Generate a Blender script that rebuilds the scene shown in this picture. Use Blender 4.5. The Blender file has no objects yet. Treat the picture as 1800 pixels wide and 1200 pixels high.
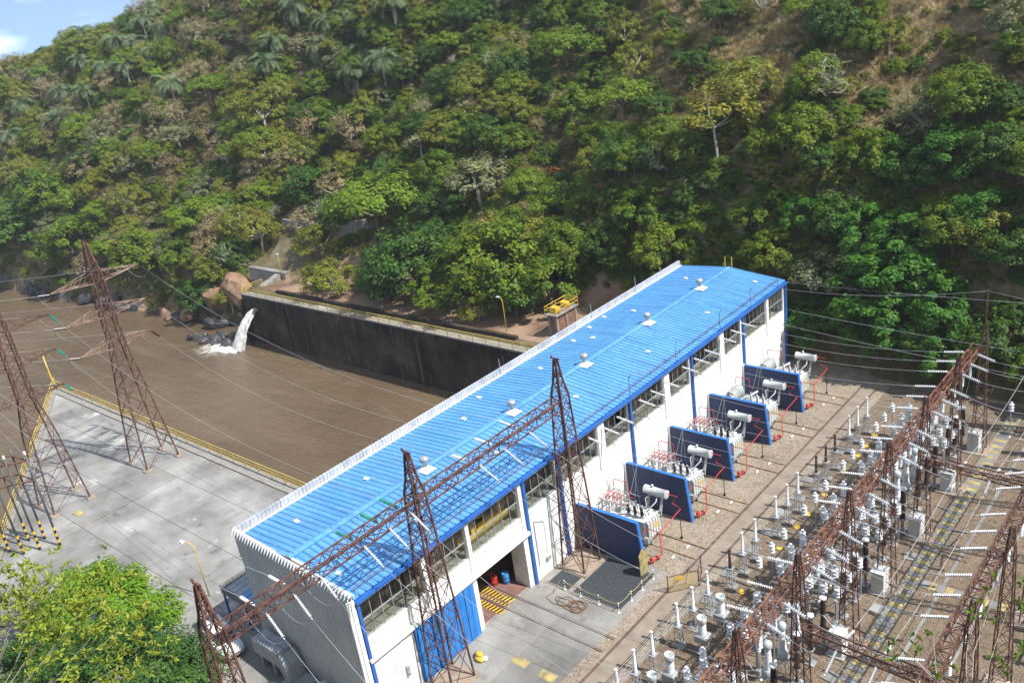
import bpy, math, random
import numpy as np
from mathutils import Vector, Matrix

random.seed(11)
RNG = np.random.default_rng(7)
scene = bpy.context.scene
COL = scene.collection
R = math.radians

# ------------------------------------------------------------------ camera
CAM = np.array((40.184, -25.029, 43.217))
YAW, PITCH, ROLL = R(-43.62), R(-22.09), R(-8.496)
FPX = 1598.4                                   # focal length in pixels of an 1800 px wide picture
fwd = np.array((math.sin(YAW) * math.cos(PITCH), math.cos(YAW) * math.cos(PITCH), math.sin(PITCH)))
rgt = np.cross(fwd, (0, 0, 1)); rgt /= np.linalg.norm(rgt)
upv = np.cross(rgt, fwd)
cr, sr = math.cos(ROLL), math.sin(ROLL)
rgt, upv = cr * rgt + sr * upv, -sr * rgt + cr * upv
cam_data = bpy.data.cameras.new('camera')
cam_data.sensor_fit = 'HORIZONTAL'
cam_data.sensor_width = 36.0
cam_data.lens = FPX / 1800 * 36
cam_data.clip_start = 0.3
cam_data.clip_end = 6000
cam = bpy.data.objects.new('camera', cam_data)
COL.objects.link(cam)
M = Matrix.Identity(4)
for i in range(3):
    M[i][0], M[i][1], M[i][2], M[i][3] = rgt[i], upv[i], -fwd[i], CAM[i]
cam.matrix_world = M
scene.camera = cam

# ------------------------------------------------------------------ sky, sun, exposure
SUN_EL = R(53)
SUN_DIR = Vector((0.97, 0.225, 0)).normalized()
world = bpy.data.worlds.new('World'); scene.world = world; world.use_nodes = True
wn, wl = world.node_tree.nodes, world.node_tree.links
wn.clear()
w_out = wn.new('ShaderNodeOutputWorld'); w_bg = wn.new('ShaderNodeBackground')
sky = wn.new('ShaderNodeTexSky'); sky.sky_type = 'NISHITA'; sky.sun_disc = False
sky.sun_elevation = SUN_EL
sky.sun_rotation = math.atan2(SUN_DIR.x, SUN_DIR.y)
sky.air_density = 1.0; sky.dust_density = 0.6; sky.ozone_density = 1.3
w_tc = wn.new('ShaderNodeTexCoord'); w_map = wn.new('ShaderNodeMapping')
w_map.inputs['Scale'].default_value = (1.0, 1.0, 3.4); w_map.inputs['Location'].default_value = (0.9, 0.4, 0.255)
w_noise = wn.new('ShaderNodeTexNoise'); w_noise.inputs['Scale'].default_value = 2.6
w_noise.inputs['Detail'].default_value = 7; w_noise.inputs['Roughness'].default_value = 0.56
w_ramp = wn.new('ShaderNodeValToRGB')
w_ramp.color_ramp.elements[0].position = 0.50; w_ramp.color_ramp.elements[1].position = 0.62
w_mix = wn.new('ShaderNodeMix'); w_mix.data_type = 'RGBA'
w_mix.inputs[7].default_value = (7.6, 8.1, 8.6, 1)      # sunlit cloud, same scale as the sky radiance
w_bg.inputs['Strength'].default_value = 0.15
wl.new(w_tc.outputs['Generated'], w_map.inputs['Vector']); wl.new(w_map.outputs[0], w_noise.inputs['Vector'])
wl.new(w_noise.outputs['Fac'], w_ramp.inputs['Fac']); wl.new(w_ramp.outputs['Color'], w_mix.inputs[0])
w_lift = wn.new('ShaderNodeMapping'); w_lift.inputs['Location'].default_value = (0, 0, 0.26)      # hills ring the valley: no bare horizon band
wl.new(w_tc.outputs['Generated'], w_lift.inputs['Vector']); wl.new(w_lift.outputs[0], sky.inputs['Vector'])
wl.new(sky.outputs[0], w_mix.inputs[6]); wl.new(w_mix.outputs[2], w_bg.inputs['Color'])
wl.new(w_bg.outputs[0], w_out.inputs['Surface'])
sun_data = bpy.data.lights.new('sun', 'SUN'); sun_data.energy = 4.9; sun_data.angle = R(0.55)
sun_data.color = (1.0, 0.955, 0.89)
sun = bpy.data.objects.new('sun', sun_data); COL.objects.link(sun)
sv = Vector((SUN_DIR.x * math.cos(SUN_EL), SUN_DIR.y * math.cos(SUN_EL), math.sin(SUN_EL)))
sun.rotation_euler = sv.to_track_quat('Z', 'Y').to_euler()
sun.location = (60, 20, 90)
vs = scene.view_settings
vs.view_transform = 'Standard'; vs.look = 'None'; vs.exposure = 0.64; vs.gamma = 1.0
scene.cycles.max_bounces = 6; scene.cycles.transparent_max_bounces = 8
scene.cycles.diffuse_bounces = 3; scene.cycles.glossy_bounces = 3; scene.cycles.transmission_bounces = 3
scene.cycles.volume_bounces = 0
scene.cycles.use_denoising = True

# ------------------------------------------------------------------ helpers
def V(*a): return Vector(a)

class MB:
    """collects faces; build() links them as one mesh object"""
    def __init__(s): s.v = []; s.f = []; s.m = []
    def face(s, pts, mi=0):
        i = len(s.v); s.v.extend(tuple(p) for p in pts); s.f.append(tuple(range(i, i + len(pts)))); s.m.append(mi)
    def add(s, vs_, fs, mi=0):
        i = len(s.v); s.v.extend(tuple(p) for p in vs_)
        for f in fs: s.f.append(tuple(k + i for k in f)); s.m.append(mi)
    def box(s, lo, hi, mi=0):
        x0, y0, z0 = lo; x1, y1, z1 = hi
        s.add([(x0,y0,z0),(x1,y0,z0),(x1,y1,z0),(x0,y1,z0),(x0,y0,z1),(x1,y0,z1),(x1,y1,z1),(x0,y1,z1)],
              [(0,3,2,1),(4,5,6,7),(0,1,5,4),(1,2,6,5),(2,3,7,6),(3,0,4,7)], mi)
    def cbox(s, lo, hi, b, mi=0):
        """box with bevelled top edges"""
        x0, y0, z0 = lo; x1, y1, z1 = hi
        lo2 = [(x0,y0,z0),(x1,y0,z0),(x1,y1,z0),(x0,y1,z0)]
        md = [(x0,y0,z1-b),(x1,y0,z1-b),(x1,y1,z1-b),(x0,y1,z1-b)]
        tp = [(x0+b,y0+b,z1),(x1-b,y0+b,z1),(x1-b,y1-b,z1),(x0+b,y1-b,z1)]
        fs = [(8,9,10,11),(0,3,2,1)]
        for k in range(4):
            n = (k+1) % 4
            fs += [(k,n,4+n,4+k),(4+k,4+n,8+n,8+k)]
        s.add(lo2+md+tp, fs, mi)
    def bar(s, a, b, w=0.08, h=None, n=4, mi=0, caps=False):
        a, b = Vector(a), Vector(b); d = b - a
        if d.length < 1e-6: return
        d.normalize(); h = h or w
        t = Vector((0,0,1)) if abs(d.z) < 0.93 else Vector((1,0,0))
        u = d.cross(t).normalized(); q = u.cross(d)
        off = 0.5 if n == 4 else 0
        rr = 0.7071 if n == 4 else 0.5
        ring = [(u * math.cos(2*math.pi*(k+off)/n) * w * rr + q * math.sin(2*math.pi*(k+off)/n) * h * rr) for k in range(n)]
        vs_ = [a + r for r in ring] + [b + r for r in ring]
        fs = [(k, (k+1) % n, n + (k+1) % n, n + k) for k in range(n)]
        if caps: fs += [tuple(range(n-1, -1, -1)), tuple(range(n, 2*n))]
        s.add(vs_, fs, mi)
    def tube(s, pts, r, n=6, mi=0, caps=True):
        pts = [Vector(p) for p in pts]; m = len(pts)
        rs = r if isinstance(r, (list, tuple)) else [r] * m
        vs_ = []; pu = None
        for i, p in enumerate(pts):
            d = (pts[min(i+1, m-1)] - pts[max(i-1, 0)])
            d = d.normalized() if d.length > 1e-9 else Vector((0,0,1))
            if pu is None:
                t = Vector((0,0,1)) if abs(d.z) < 0.9 else Vector((1,0,0)); u = d.cross(t).normalized()
            else:
                u = (pu - d * pu.dot(d)); u = u.normalized() if u.length > 1e-6 else pu
            pu = u; q = d.cross(u)
            vs_ += [p + (u * math.cos(2*math.pi*k/n) + q * math.sin(2*math.pi*k/n)) * rs[i] for k in range(n)]
        fs = []
        for i in range(m-1):
            for k in range(n):
                fs.append((i*n+k, i*n+(k+1) % n, (i+1)*n+(k+1) % n, (i+1)*n+k))
        if caps: fs += [tuple(range(n-1,-1,-1)), tuple(range((m-1)*n, m*n))]
        s.add(vs_, fs, mi)
    def lathe(s, prof, n=10, org=(0,0,0), axis='z', mi=0):
        vs_ = []
        for r, h in prof:
            for k in range(n):
                c, q = math.cos(2*math.pi*k/n)*r, math.sin(2*math.pi*k/n)*r
                p = (c, q, h) if axis == 'z' else ((h, c, q) if axis == 'x' else (c, h, -q))
                vs_.append((p[0]+org[0], p[1]+org[1], p[2]+org[2]))
        fs = []
        for i in range(len(prof)-1):
            for k in range(n):
                fs.append((i*n+k, i*n+(k+1) % n, (i+1)*n+(k+1) % n, (i+1)*n+k))
        fs += [tuple(range(n-1,-1,-1)), tuple(range((len(prof)-1)*n, len(prof)*n))]
        s.add(vs_, fs, mi)
    def mesh(s, name, mats, smooth=False):
        me = bpy.data.meshes.new(name)
        me.from_pydata(s.v, [], s.f)
        for m in (mats if isinstance(mats, (list, tuple)) else [mats]): me.materials.append(m)
        if any(s.m): me.polygons.foreach_set('material_index', s.m)
        if smooth: me.polygons.foreach_set('use_smooth', [True]*len(s.f))
        me.update()
        return me
    def build(s, name, mats, parent=None, smooth=False, loc=None):
        return link(name, s.mesh(name, mats, smooth), parent, loc)

def link(name, data, parent=None, loc=None, rz=None):
    o = bpy.data.objects.new(name, data); COL.objects.link(o)
    if parent is not None: o.parent = parent
    if loc is not None: o.location = loc
    if rz is not None: o.rotation_euler = (0, 0, rz)
    return o
def tag(o, label=None, cat=None, group=None, kind=None):
    if label: o['label'] = label
    if cat: o['category'] = cat
    if group: o['group'] = group
    if kind: o['kind'] = kind
    return o
def thing(name, label, cat, loc=(0,0,0), rz=0, group=None):
    o = link(name, None, None, loc, rz); o.empty_display_size = 0.2
    return tag(o, label, cat, group)
def copy_tree(o, parent=None, loc=None, rot=None, label=None):
    c = o.copy(); COL.objects.link(c); c.parent = parent
    if loc is not None: c.location = loc
    if rot is not None: c.rotation_euler = rot
    if label: c['label'] = label
    for ch in KIDS(o): copy_tree(ch, c)
    return c
def KIDS(o): return list(o.children)
ORD = ('first second third fourth fifth sixth seventh eighth ninth tenth eleventh twelfth thirteenth fourteenth fifteenth '
       'sixteenth seventeenth eighteenth nineteenth twentieth').split() + [f'{d}-{w}' for d in ('twenty', 'thirty') for w in 'first second third fourth fifth sixth seventh eighth ninth'.split()] + ['fortieth', 'forty-first']
def nth(i, base): return 'the one nearest ' if False else ORD[i]

# ------------------------------------------------------------------ materials
def nodes_of(name):
    m = bpy.data.materials.new(name); m.use_nodes = True
    nt = m.node_tree; nt.nodes.clear()
    out = nt.nodes.new('ShaderNodeOutputMaterial'); b = nt.nodes.new('ShaderNodeBsdfPrincipled')
    nt.links.new(b.outputs[0], out.inputs['Surface'])
    return m, nt, b, out
def col4(c): return (c[0], c[1], c[2], 1)
def noise(nt, scale, detail=4, rough=0.55, vec=None, stretch=None):
    n = nt.nodes.new('ShaderNodeTexNoise'); n.inputs['Scale'].default_value = scale
    n.inputs['Detail'].default_value = detail; n.inputs['Roughness'].default_value = rough
    if vec is None:
        tc = nt.nodes.new('ShaderNodeTexCoord'); vec = tc.outputs['Object']
    if stretch:
        mp = nt.nodes.new('ShaderNodeMapping'); mp.inputs['Scale'].default_value = stretch
        nt.links.new(vec, mp.inputs['Vector']); vec = mp.outputs[0]
    nt.links.new(vec, n.inputs['Vector'])
    return n
def ramp(nt, fac, stops):
    r = nt.nodes.new('ShaderNodeValToRGB'); e = r.color_ramp.elements
    while len(e) < len(stops): e.new(0.5)
    for k, (p, c) in enumerate(stops): e[k].position = p; e[k].color = col4(c)
    nt.links.new(fac, r.inputs['Fac'])
    return r.outputs['Color']
def mixc(nt, fac, a, b, mode='MIX'):
    m = nt.nodes.new('ShaderNodeMix'); m.data_type = 'RGBA'; m.blend_type = mode
    for sock, v in ((m.inputs[0], fac), (m.inputs[6], a), (m.inputs[7], b)):
        if hasattr(v, 'links'): nt.links.new(v, sock)
        else: sock.default_value = v if isinstance(v, (int, float)) else col4(v)
    return m.outputs[2]
def bump(nt, b, h, strength=0.3, dist=0.02):
    n = nt.nodes.new('ShaderNodeBump'); n.inputs['Strength'].default_value = strength; n.inputs['Distance'].default_value = dist
    nt.links.new(h, n.inputs['Height']); nt.links.new(n.outputs[0], b.inputs['Normal'])
def geo_pos(nt):
    g = nt.nodes.new('ShaderNodeNewGeometry'); return g.outputs['Position']
def surf(name, c1, c2, scale=1.0, rough=0.7, metal=0.0, bmp=0.0, bscale=None, streak=None, c3=None, rnd=0.0, pos=(0.35, 0.68), spec=0.4, dist=0.02):
    """two-tone weathered surface in world space; streak: stain colour running down; rnd: per-object brightness spread"""
    m, nt, b, _ = nodes_of(name)
    P = geo_pos(nt)
    n = noise(nt, scale, 6, 0.6, P)
    stops = [(pos[0], c1), (pos[1], c2)] if c3 is None else [(pos[0], c1), ((pos[0]+pos[1])/2, c2), (pos[1], c3)]
    c = ramp(nt, n.outputs['Fac'], stops)
    if streak:
        s_ = noise(nt, 1.0, 4, 0.6, P, (2.2, 2.2, 0.12))
        f = ramp(nt, s_.outputs['Fac'], [(streak[1], (0,0,0)), (streak[2], (1,1,1))])
        c = mixc(nt, f, c, streak[0])
    if rnd:
        oi = nt.nodes.new('ShaderNodeObjectInfo')
        mr = nt.nodes.new('ShaderNodeMapRange'); mr.inputs[3].default_value = 1-rnd; mr.inputs[4].default_value = 1+rnd
        nt.links.new(oi.outputs['Random'], mr.inputs[0])
        h = nt.nodes.new('ShaderNodeHueSaturation'); nt.links.new(mr.outputs[0], h.inputs['Value']); nt.links.new(c, h.inputs['Color'])
        c = h.outputs[0]
    nt.links.new(c, b.inputs['Base Color'])
    b.inputs['Roughness'].default_value = rough; b.inputs['Metallic'].default_value = metal
    b.inputs['Specular IOR Level'].default_value = spec
    if bmp:
        n2 = noise(nt, bscale or scale*8, 5, 0.65, P)
        bump(nt, b, n2.outputs['Fac'], bmp, dist)
    return m
def leafmat(name, cols, trans=0.42, spread=0.35, dry=None, rough=0.55):
    m, nt, b, out = nodes_of(name)
    oi = nt.nodes.new('ShaderNodeObjectInfo')
    n = len(cols)
    c = ramp(nt, oi.outputs['Random'], [(k/max(1, n-1), cc) for k, cc in enumerate(cols)])
    g = nt.nodes.new('ShaderNodeNewGeometry')
    mr = nt.nodes.new('ShaderNodeMapRange'); mr.inputs[3].default_value = 1-spread; mr.inputs[4].default_value = 1+spread
    nt.links.new(g.outputs['Random Per Island'], mr.inputs[0])
    pn = noise(nt, 0.55, 3, 0.6, g.outputs['Position'])
    c = mixc(nt, ramp(nt, pn.outputs['Fac'], [(0.42, (0,0,0)), (0.7, (1,1,1))]), c, dry or tuple(min(1, x*k) for x, k in zip(cols[n//2], (1.5, 1.25, 0.9))))
    h = nt.nodes.new('ShaderNodeHueSaturation'); nt.links.new(mr.outputs[0], h.inputs['Value']); nt.links.new(c, h.inputs['Color'])
    c = h.outputs[0]
    nt.links.new(c, b.inputs['Base Color']); b.inputs['Roughness'].default_value = rough
    b.inputs['Specular IOR Level'].default_value = 0.25
    tr = nt.nodes.new('ShaderNodeBsdfTranslucent'); nt.links.new(c, tr.inputs['Color'])
    mx = nt.nodes.new('ShaderNodeMixShader'); mx.inputs[0].default_value = trans
    nt.links.new(b.outputs[0], mx.inputs[1]); nt.links.new(tr.outputs[0], mx.inputs[2]); nt.links.new(mx.outputs[0], out.inputs['Surface'])
    return m

MAT = {}
MAT['white_wall'] = surf('white_painted_wall', (0.72,0.73,0.72), (0.82,0.82,0.80), 0.5, 0.75, streak=((0.40,0.40,0.37), 0.58, 0.80))
MAT['white'] = surf('white_paint', (0.70,0.71,0.70), (0.80,0.80,0.78), 2.0, 0.5)
MAT['parapet'] = surf('pale_galvanised_sheet', (0.34,0.36,0.39), (0.52,0.54,0.57), 0.9, 0.5, 0.1, rnd=0.10, streak=((0.34,0.35,0.35), 0.58, 0.72))
MAT['cladding'] = surf('grey_corrugated_cladding', (0.44,0.47,0.49), (0.54,0.57,0.58), 0.4, 0.5, 0.0, rnd=0.05)
MAT['roof'] = surf('blue_painted_roof_sheet', (0.075,0.255,0.52), (0.10,0.295,0.565), 0.2, 0.4, 0.0, rnd=0.06, streak=((0.15,0.35,0.59), 0.5, 0.8), spec=0.5)
def roof_wear(m):
    nt = m.node_tree; b = [n for n in nt.nodes if n.type == 'BSDF_PRINCIPLED'][0]; src = b.inputs['Base Color'].links[0].from_socket
    P = geo_pos(nt)
    r1 = noise(nt, 2.6, 6, 0.7, P); r2 = noise(nt, 0.22, 3, 0.5, P)
    ml = nt.nodes.new('ShaderNodeMath'); ml.operation = 'MULTIPLY'; nt.links.new(r1.outputs['Fac'], ml.inputs[0]); nt.links.new(r2.outputs['Fac'], ml.inputs[1])
    c = mixc(nt, ramp(nt, ml.outputs[0], [(0.375, (0,0,0)), (0.43, (0.75,0.75,0.75))]), src, (0.20,0.11,0.07))
    d1 = noise(nt, 1.0, 5, 0.6, P, (0.25, 1.6, 1.0))
    c = mixc(nt, ramp(nt, d1.outputs['Fac'], [(0.5, (0,0,0)), (0.72, (0.45,0.45,0.45))]), c, (0.045,0.12,0.27))
    nt.links.new(c, b.inputs['Base Color'])
roof_wear(MAT['roof'])
MAT['roof_seam'] = surf('dark_blue_roof_seam', (0.01,0.055,0.19), (0.02,0.09,0.28), 1.0, 0.5)
MAT['blue'] = surf('blue_gloss_paint', (0.018,0.10,0.36), (0.03,0.14,0.46), 1.2, 0.4, rnd=0.05, streak=((0.05,0.12,0.30), 0.6, 0.8))
MAT['door_blue'] = surf('blue_door_paint', (0.02,0.16,0.50), (0.035,0.22,0.60), 1.0, 0.5, rnd=0.08)
MAT['fire_blue'] = surf('shaded_fire_wall_blue', (0.02,0.037,0.10), (0.027,0.05,0.14), 0.8, 0.5, streak=((0.02,0.035,0.10), 0.58, 0.8))  # wall blue darkened in the colour for the shaded faces
MAT['fire_edge'] = surf('sunlit_fire_wall_edge', (0.02,0.13,0.45), (0.03,0.17,0.52), 2, 0.5)  # brighter blue paints sunlight onto the outer and top edges
MAT['rust'] = surf('rusted_steel', (0.046,0.023,0.019), (0.105,0.047,0.035), 1.6, 0.85, c3=(0.165,0.09,0.065), rnd=0.1)
MAT['rust_beam'] = surf('orange_rusted_steel', (0.085,0.036,0.024), (0.17,0.07,0.042), 1.4, 0.85, c3=(0.25,0.125,0.075))
MAT['rust_dark'] = surf('dark_rusted_steel', (0.045,0.024,0.02), (0.11,0.05,0.035), 1.6, 0.8, c3=(0.17,0.08,0.05), rnd=0.1)
MAT['rust_pale'] = surf('sun_bleached_rusted_steel', (0.10,0.045,0.03), (0.24,0.15,0.11), 0.9, 0.8, c3=(0.36,0.28,0.23))
MAT['galv'] = surf('galvanised_steel', (0.30,0.32,0.33), (0.46,0.48,0.49), 3, 0.45, 0.35)
MAT['tank'] = surf('light_grey_tank_paint', (0.42,0.45,0.45), (0.56,0.58,0.57), 1.5, 0.5, streak=((0.26,0.25,0.22), 0.6, 0.78))
MAT['porcelain'] = surf('white_porcelain', (0.50,0.52,0.54), (0.70,0.71,0.71), 3, 0.3, spec=0.6)
MAT['porc_grey'] = surf('grey_porcelain', (0.38,0.43,0.47), (0.52,0.56,0.59), 3, 0.3, spec=0.6)
MAT['porc_brown'] = surf('brown_porcelain', (0.022,0.012,0.012), (0.05,0.026,0.022), 3, 0.25, spec=0.6)
MAT['porc_green'] = surf('green_glass_insulator', (0.01,0.14,0.11), (0.03,0.26,0.20), 3, 0.15, spec=0.7)
MAT['yellow'] = surf('yellow_paint', (0.52,0.33,0.03), (0.66,0.45,0.06), 1.4, 0.55)
MAT['yellow_faded'] = surf('faded_yellow_paint', (0.18,0.16,0.10), (0.33,0.27,0.11), 1.6, 0.8, c3=(0.45,0.36,0.13))
MAT['rail_yellow'] = surf('weathered_yellow_railing_paint', (0.42,0.31,0.07), (0.56,0.42,0.10), 0.6, 0.65)
MAT['red'] = surf('red_pipe_paint', (0.36,0.025,0.02), (0.52,0.05,0.035), 2, 0.45)
MAT['black'] = surf('black_paint', (0.012,0.012,0.013), (0.025,0.025,0.026), 3, 0.5)
MAT['grate'] = surf('dark_steel_grating', (0.035,0.042,0.048), (0.06,0.068,0.075), 5, 0.6, bmp=0.6, bscale=22)
MAT['wire'] = surf('aluminium_conductor', (0.36,0.37,0.38), (0.46,0.47,0.48), 1, 0.5, 0.3)
MAT['drum_blue'] = surf('blue_drum_paint', (0.03,0.20,0.50), (0.05,0.28,0.60), 2, 0.4)
MAT['hose'] = surf('orange_brown_cable', (0.16,0.085,0.04), (0.24,0.13,0.06), 4, 0.6)
MAT['concrete'] = surf('pale_concrete', (0.135,0.13,0.12), (0.22,0.215,0.20), 0.16, 0.85, bmp=0.25, bscale=9, rnd=0.12, c3=(0.32,0.315,0.295), pos=(0.34,0.68))
MAT['concrete_rust'] = surf('rust_stained_concrete', (0.22,0.17,0.125), (0.30,0.25,0.20), 1.4, 0.9, bmp=0.2, bscale=9, c3=(0.28,0.165,0.10))
MAT['trench'] = surf('grey_trench_cover', (0.14,0.14,0.135), (0.24,0.235,0.225), 1.1, 0.85, rnd=0.12, bmp=0.2, bscale=8)
MAT['kerb'] = surf('grey_kerb_concrete', (0.19,0.175,0.155), (0.29,0.275,0.25), 1.5, 0.85, bmp=0.2, bscale=10, streak=((0.16,0.15,0.13), 0.6, 0.8))
MAT['track'] = surf('dusty_track_concrete', (0.19,0.155,0.12), (0.275,0.23,0.18), 0.8, 0.9, bmp=0.2, bscale=8)
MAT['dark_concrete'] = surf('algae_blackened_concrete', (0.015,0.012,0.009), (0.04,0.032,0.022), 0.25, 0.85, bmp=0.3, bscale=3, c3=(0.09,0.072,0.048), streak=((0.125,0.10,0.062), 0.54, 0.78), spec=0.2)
MAT['damp'] = surf('damp_grey_concrete', (0.05,0.045,0.038), (0.10,0.092,0.078), 0.8, 0.85)
MAT['red_floor'] = surf('red_brown_floor_paint', (0.17,0.085,0.07), (0.25,0.14,0.115), 0.9, 0.5)
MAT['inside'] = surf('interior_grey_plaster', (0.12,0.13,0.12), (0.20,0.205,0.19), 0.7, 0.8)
MAT['ledge'] = surf('dusty_interior_ledge', (0.22,0.21,0.16), (0.36,0.34,0.27), 1.1, 0.85)
MAT['brick'] = surf('red_brown_masonry', (0.14,0.075,0.05), (0.24,0.14,0.10), 2.5, 0.85, bmp=0.3)
MAT['bark'] = surf('grey_brown_bark', (0.09,0.065,0.045), (0.19,0.15,0.11), 3, 0.9, bmp=0.4)
MAT['bark_pale'] = surf('pale_grey_bark', (0.30,0.27,0.22), (0.46,0.42,0.36), 3, 0.9, bmp=0.4)
MAT['rock'] = surf('wet_dark_rock', (0.025,0.027,0.03), (0.075,0.075,0.075), 0.9, 0.5, bmp=0.6, bscale=4, rnd=0.2)
MAT['rock_brown'] = surf('brown_river_rock', (0.15,0.085,0.05), (0.30,0.19,0.12), 0.6, 0.8, bmp=0.7, bscale=3, rnd=0.15, dist=0.1)
MAT['pole'] = surf('dark_grey_pole_paint', (0.06,0.062,0.066), (0.11,0.11,0.115), 1.2, 0.55)
MAT['tyre'] = surf('tyre_rubber', (0.012,0.012,0.012), (0.02,0.02,0.02), 4, 0.8)
MAT['car'] = surf('white_car_paint', (0.62,0.63,0.64), (0.68,0.69,0.70), 1, 0.18, spec=0.7)
MAT['dark_glass'] = surf('dark_car_glass', (0.01,0.012,0.015), (0.016,0.018,0.02), 1, 0.06, spec=0.8)
MAT['casing'] = surf('grey_primer_casting', (0.24,0.27,0.29), (0.33,0.36,0.38), 0.9, 0.55, streak=((0.2,0.19,0.17), 0.62, 0.8))

def stain(m, col, scale, lo, hi, amt, stretch=(1, 1, 1)):
    nt = m.node_tree; b = [n for n in nt.nodes if n.type == 'BSDF_PRINCIPLED'][0]; src = b.inputs['Base Color'].links[0].from_socket
    n1 = noise(nt, scale, 7, 0.68, geo_pos(nt), stretch)
    c = mixc(nt, ramp(nt, n1.outputs['Fac'], [(lo, (0, 0, 0)), (hi, (amt, amt, amt))]), src, col)
    nt.links.new(c, b.inputs['Base Color'])
stain(MAT['white_wall'], (0.22,0.22,0.20), 0.45, 0.60, 0.72, 0.7, (1, 1, 0.35))
stain(MAT['concrete'], (0.07,0.066,0.06), 0.5, 0.57, 0.72, 0.75)
stain(MAT['concrete'], (0.50,0.50,0.48), 0.12, 0.60, 0.66, 0.7)
stain(MAT['concrete'], (0.20,0.14,0.09), 0.9, 0.66, 0.76, 0.6)
stain(MAT['tank'], (0.20,0.13,0.08), 1.6, 0.62, 0.74, 0.6, (1, 1, 0.4))

def mat_glass():
    m, nt, b, out = nodes_of('window_glass')
    t = nt.nodes.new('ShaderNodeBsdfTransparent'); t.inputs[0].default_value = (0.72,0.77,0.76,1)
    g = nt.nodes.new('ShaderNodeBsdfGlossy'); g.inputs['Roughness'].default_value = 0.03
    d = nt.nodes.new('ShaderNodeBsdfDiffuse'); d.inputs[0].default_value = (0.30,0.29,0.25,1)
    P = geo_pos(nt); n = noise(nt, 1.3, 5, 0.65, P)
    dirt = nt.nodes.new('ShaderNodeMapRange'); dirt.inputs[1].default_value = 0.45; dirt.inputs[2].default_value = 0.8
    dirt.inputs[3].default_value = 0.03; dirt.inputs[4].default_value = 0.2
    nt.links.new(n.outputs['Fac'], dirt.inputs[0])
    m1 = nt.nodes.new('ShaderNodeMixShader'); nt.links.new(dirt.outputs[0], m1.inputs[0])
    nt.links.new(t.outputs[0], m1.inputs[1]); nt.links.new(d.outputs[0], m1.inputs[2])
    lf = nt.nodes.new('ShaderNodeLayerWeight'); pw_ = nt.nodes.new('ShaderNodeMath'); pw_.operation = 'POWER'; pw_.inputs[1].default_value = 4.0
    lw = nt.nodes.new('ShaderNodeMapRange'); lw.inputs[3].default_value = 0.05; lw.inputs[4].default_value = 0.75
    nt.links.new(lf.outputs['Facing'], pw_.inputs[0]); nt.links.new(pw_.outputs[0], lw.inputs[0])
    m2 = nt.nodes.new('ShaderNodeMixShader'); nt.links.new(lw.outputs[0], m2.inputs[0])
    nt.links.new(m1.outputs[0], m2.inputs[1]); nt.links.new(g.outputs[0], m2.inputs[2]); nt.links.new(m2.outputs[0], out.inputs['Surface'])
    return m
MAT['glass'] = mat_glass()

def mat_mesh():
    """woven wire guard: see-through weave"""
    m, nt, b, out = nodes_of('yellow_wire_mesh')
    b.inputs['Base Color'].default_value = (0.5,0.36,0.12,1)
    t = nt.nodes.new('ShaderNodeBsdfTransparent'); mx = nt.nodes.new('ShaderNodeMixShader'); mx.inputs[0].default_value = 0.42
    nt.links.new(t.outputs[0], mx.inputs[1]); nt.links.new(b.outputs[0], mx.inputs[2]); nt.links.new(mx.outputs[0], out.inputs['Surface'])
    return m
MAT['wire_mesh'] = mat_mesh()

def mat_gravel(name='brown_yard_gravel', k=(1, 1, 1)):
    m, nt, b, _ = nodes_of(name)
    P = geo_pos(nt)
    big = noise(nt, 0.16, 5, 0.6, P); mid = noise(nt, 1.1, 4, 0.6, P)
    vo = nt.nodes.new('ShaderNodeTexVoronoi'); vo.inputs['Scale'].default_value = 11; nt.links.new(P, vo.inputs['Vector'])
    c = ramp(nt, big.outputs['Fac'], [(0.34, (0.15,0.11,0.075)), (0.52, (0.23,0.185,0.135)), (0.7, (0.29,0.245,0.19))])
    c = mixc(nt, 0.55, c, ramp(nt, vo.outputs['Color'], [(0.1, (0.11,0.085,0.06)), (0.5, (0.27,0.22,0.165)), (0.95, (0.48,0.42,0.34))]))
    c = mixc(nt, ramp(nt, mid.outputs['Fac'], [(0.52, (0,0,0)), (0.75, (0.6,0.6,0.6))]), c, (0.115,0.085,0.055))
    c = mixc(nt, 1.0, c, k, 'MULTIPLY')
    nt.links.new(c, b.inputs['Base Color']); b.inputs['Roughness'].default_value = 0.95
    bump(nt, b, vo.outputs['Distance'], 0.7, 0.05)
    return m
MAT['gravel'] = mat_gravel(); stain(MAT['gravel'], (0.06,0.048,0.035), 0.35, 0.58, 0.74, 0.7)
MAT['yard_shaded_gravel'] = mat_gravel('shade_darkened_switchyard_gravel', (0.62, 0.56, 0.50)); stain(MAT['yard_shaded_gravel'], (0.05,0.06,0.02), 0.5, 0.58, 0.7, 0.7)  # gravel browned and darkened to stand for the apparatus shadows; green stain is weeds

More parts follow.
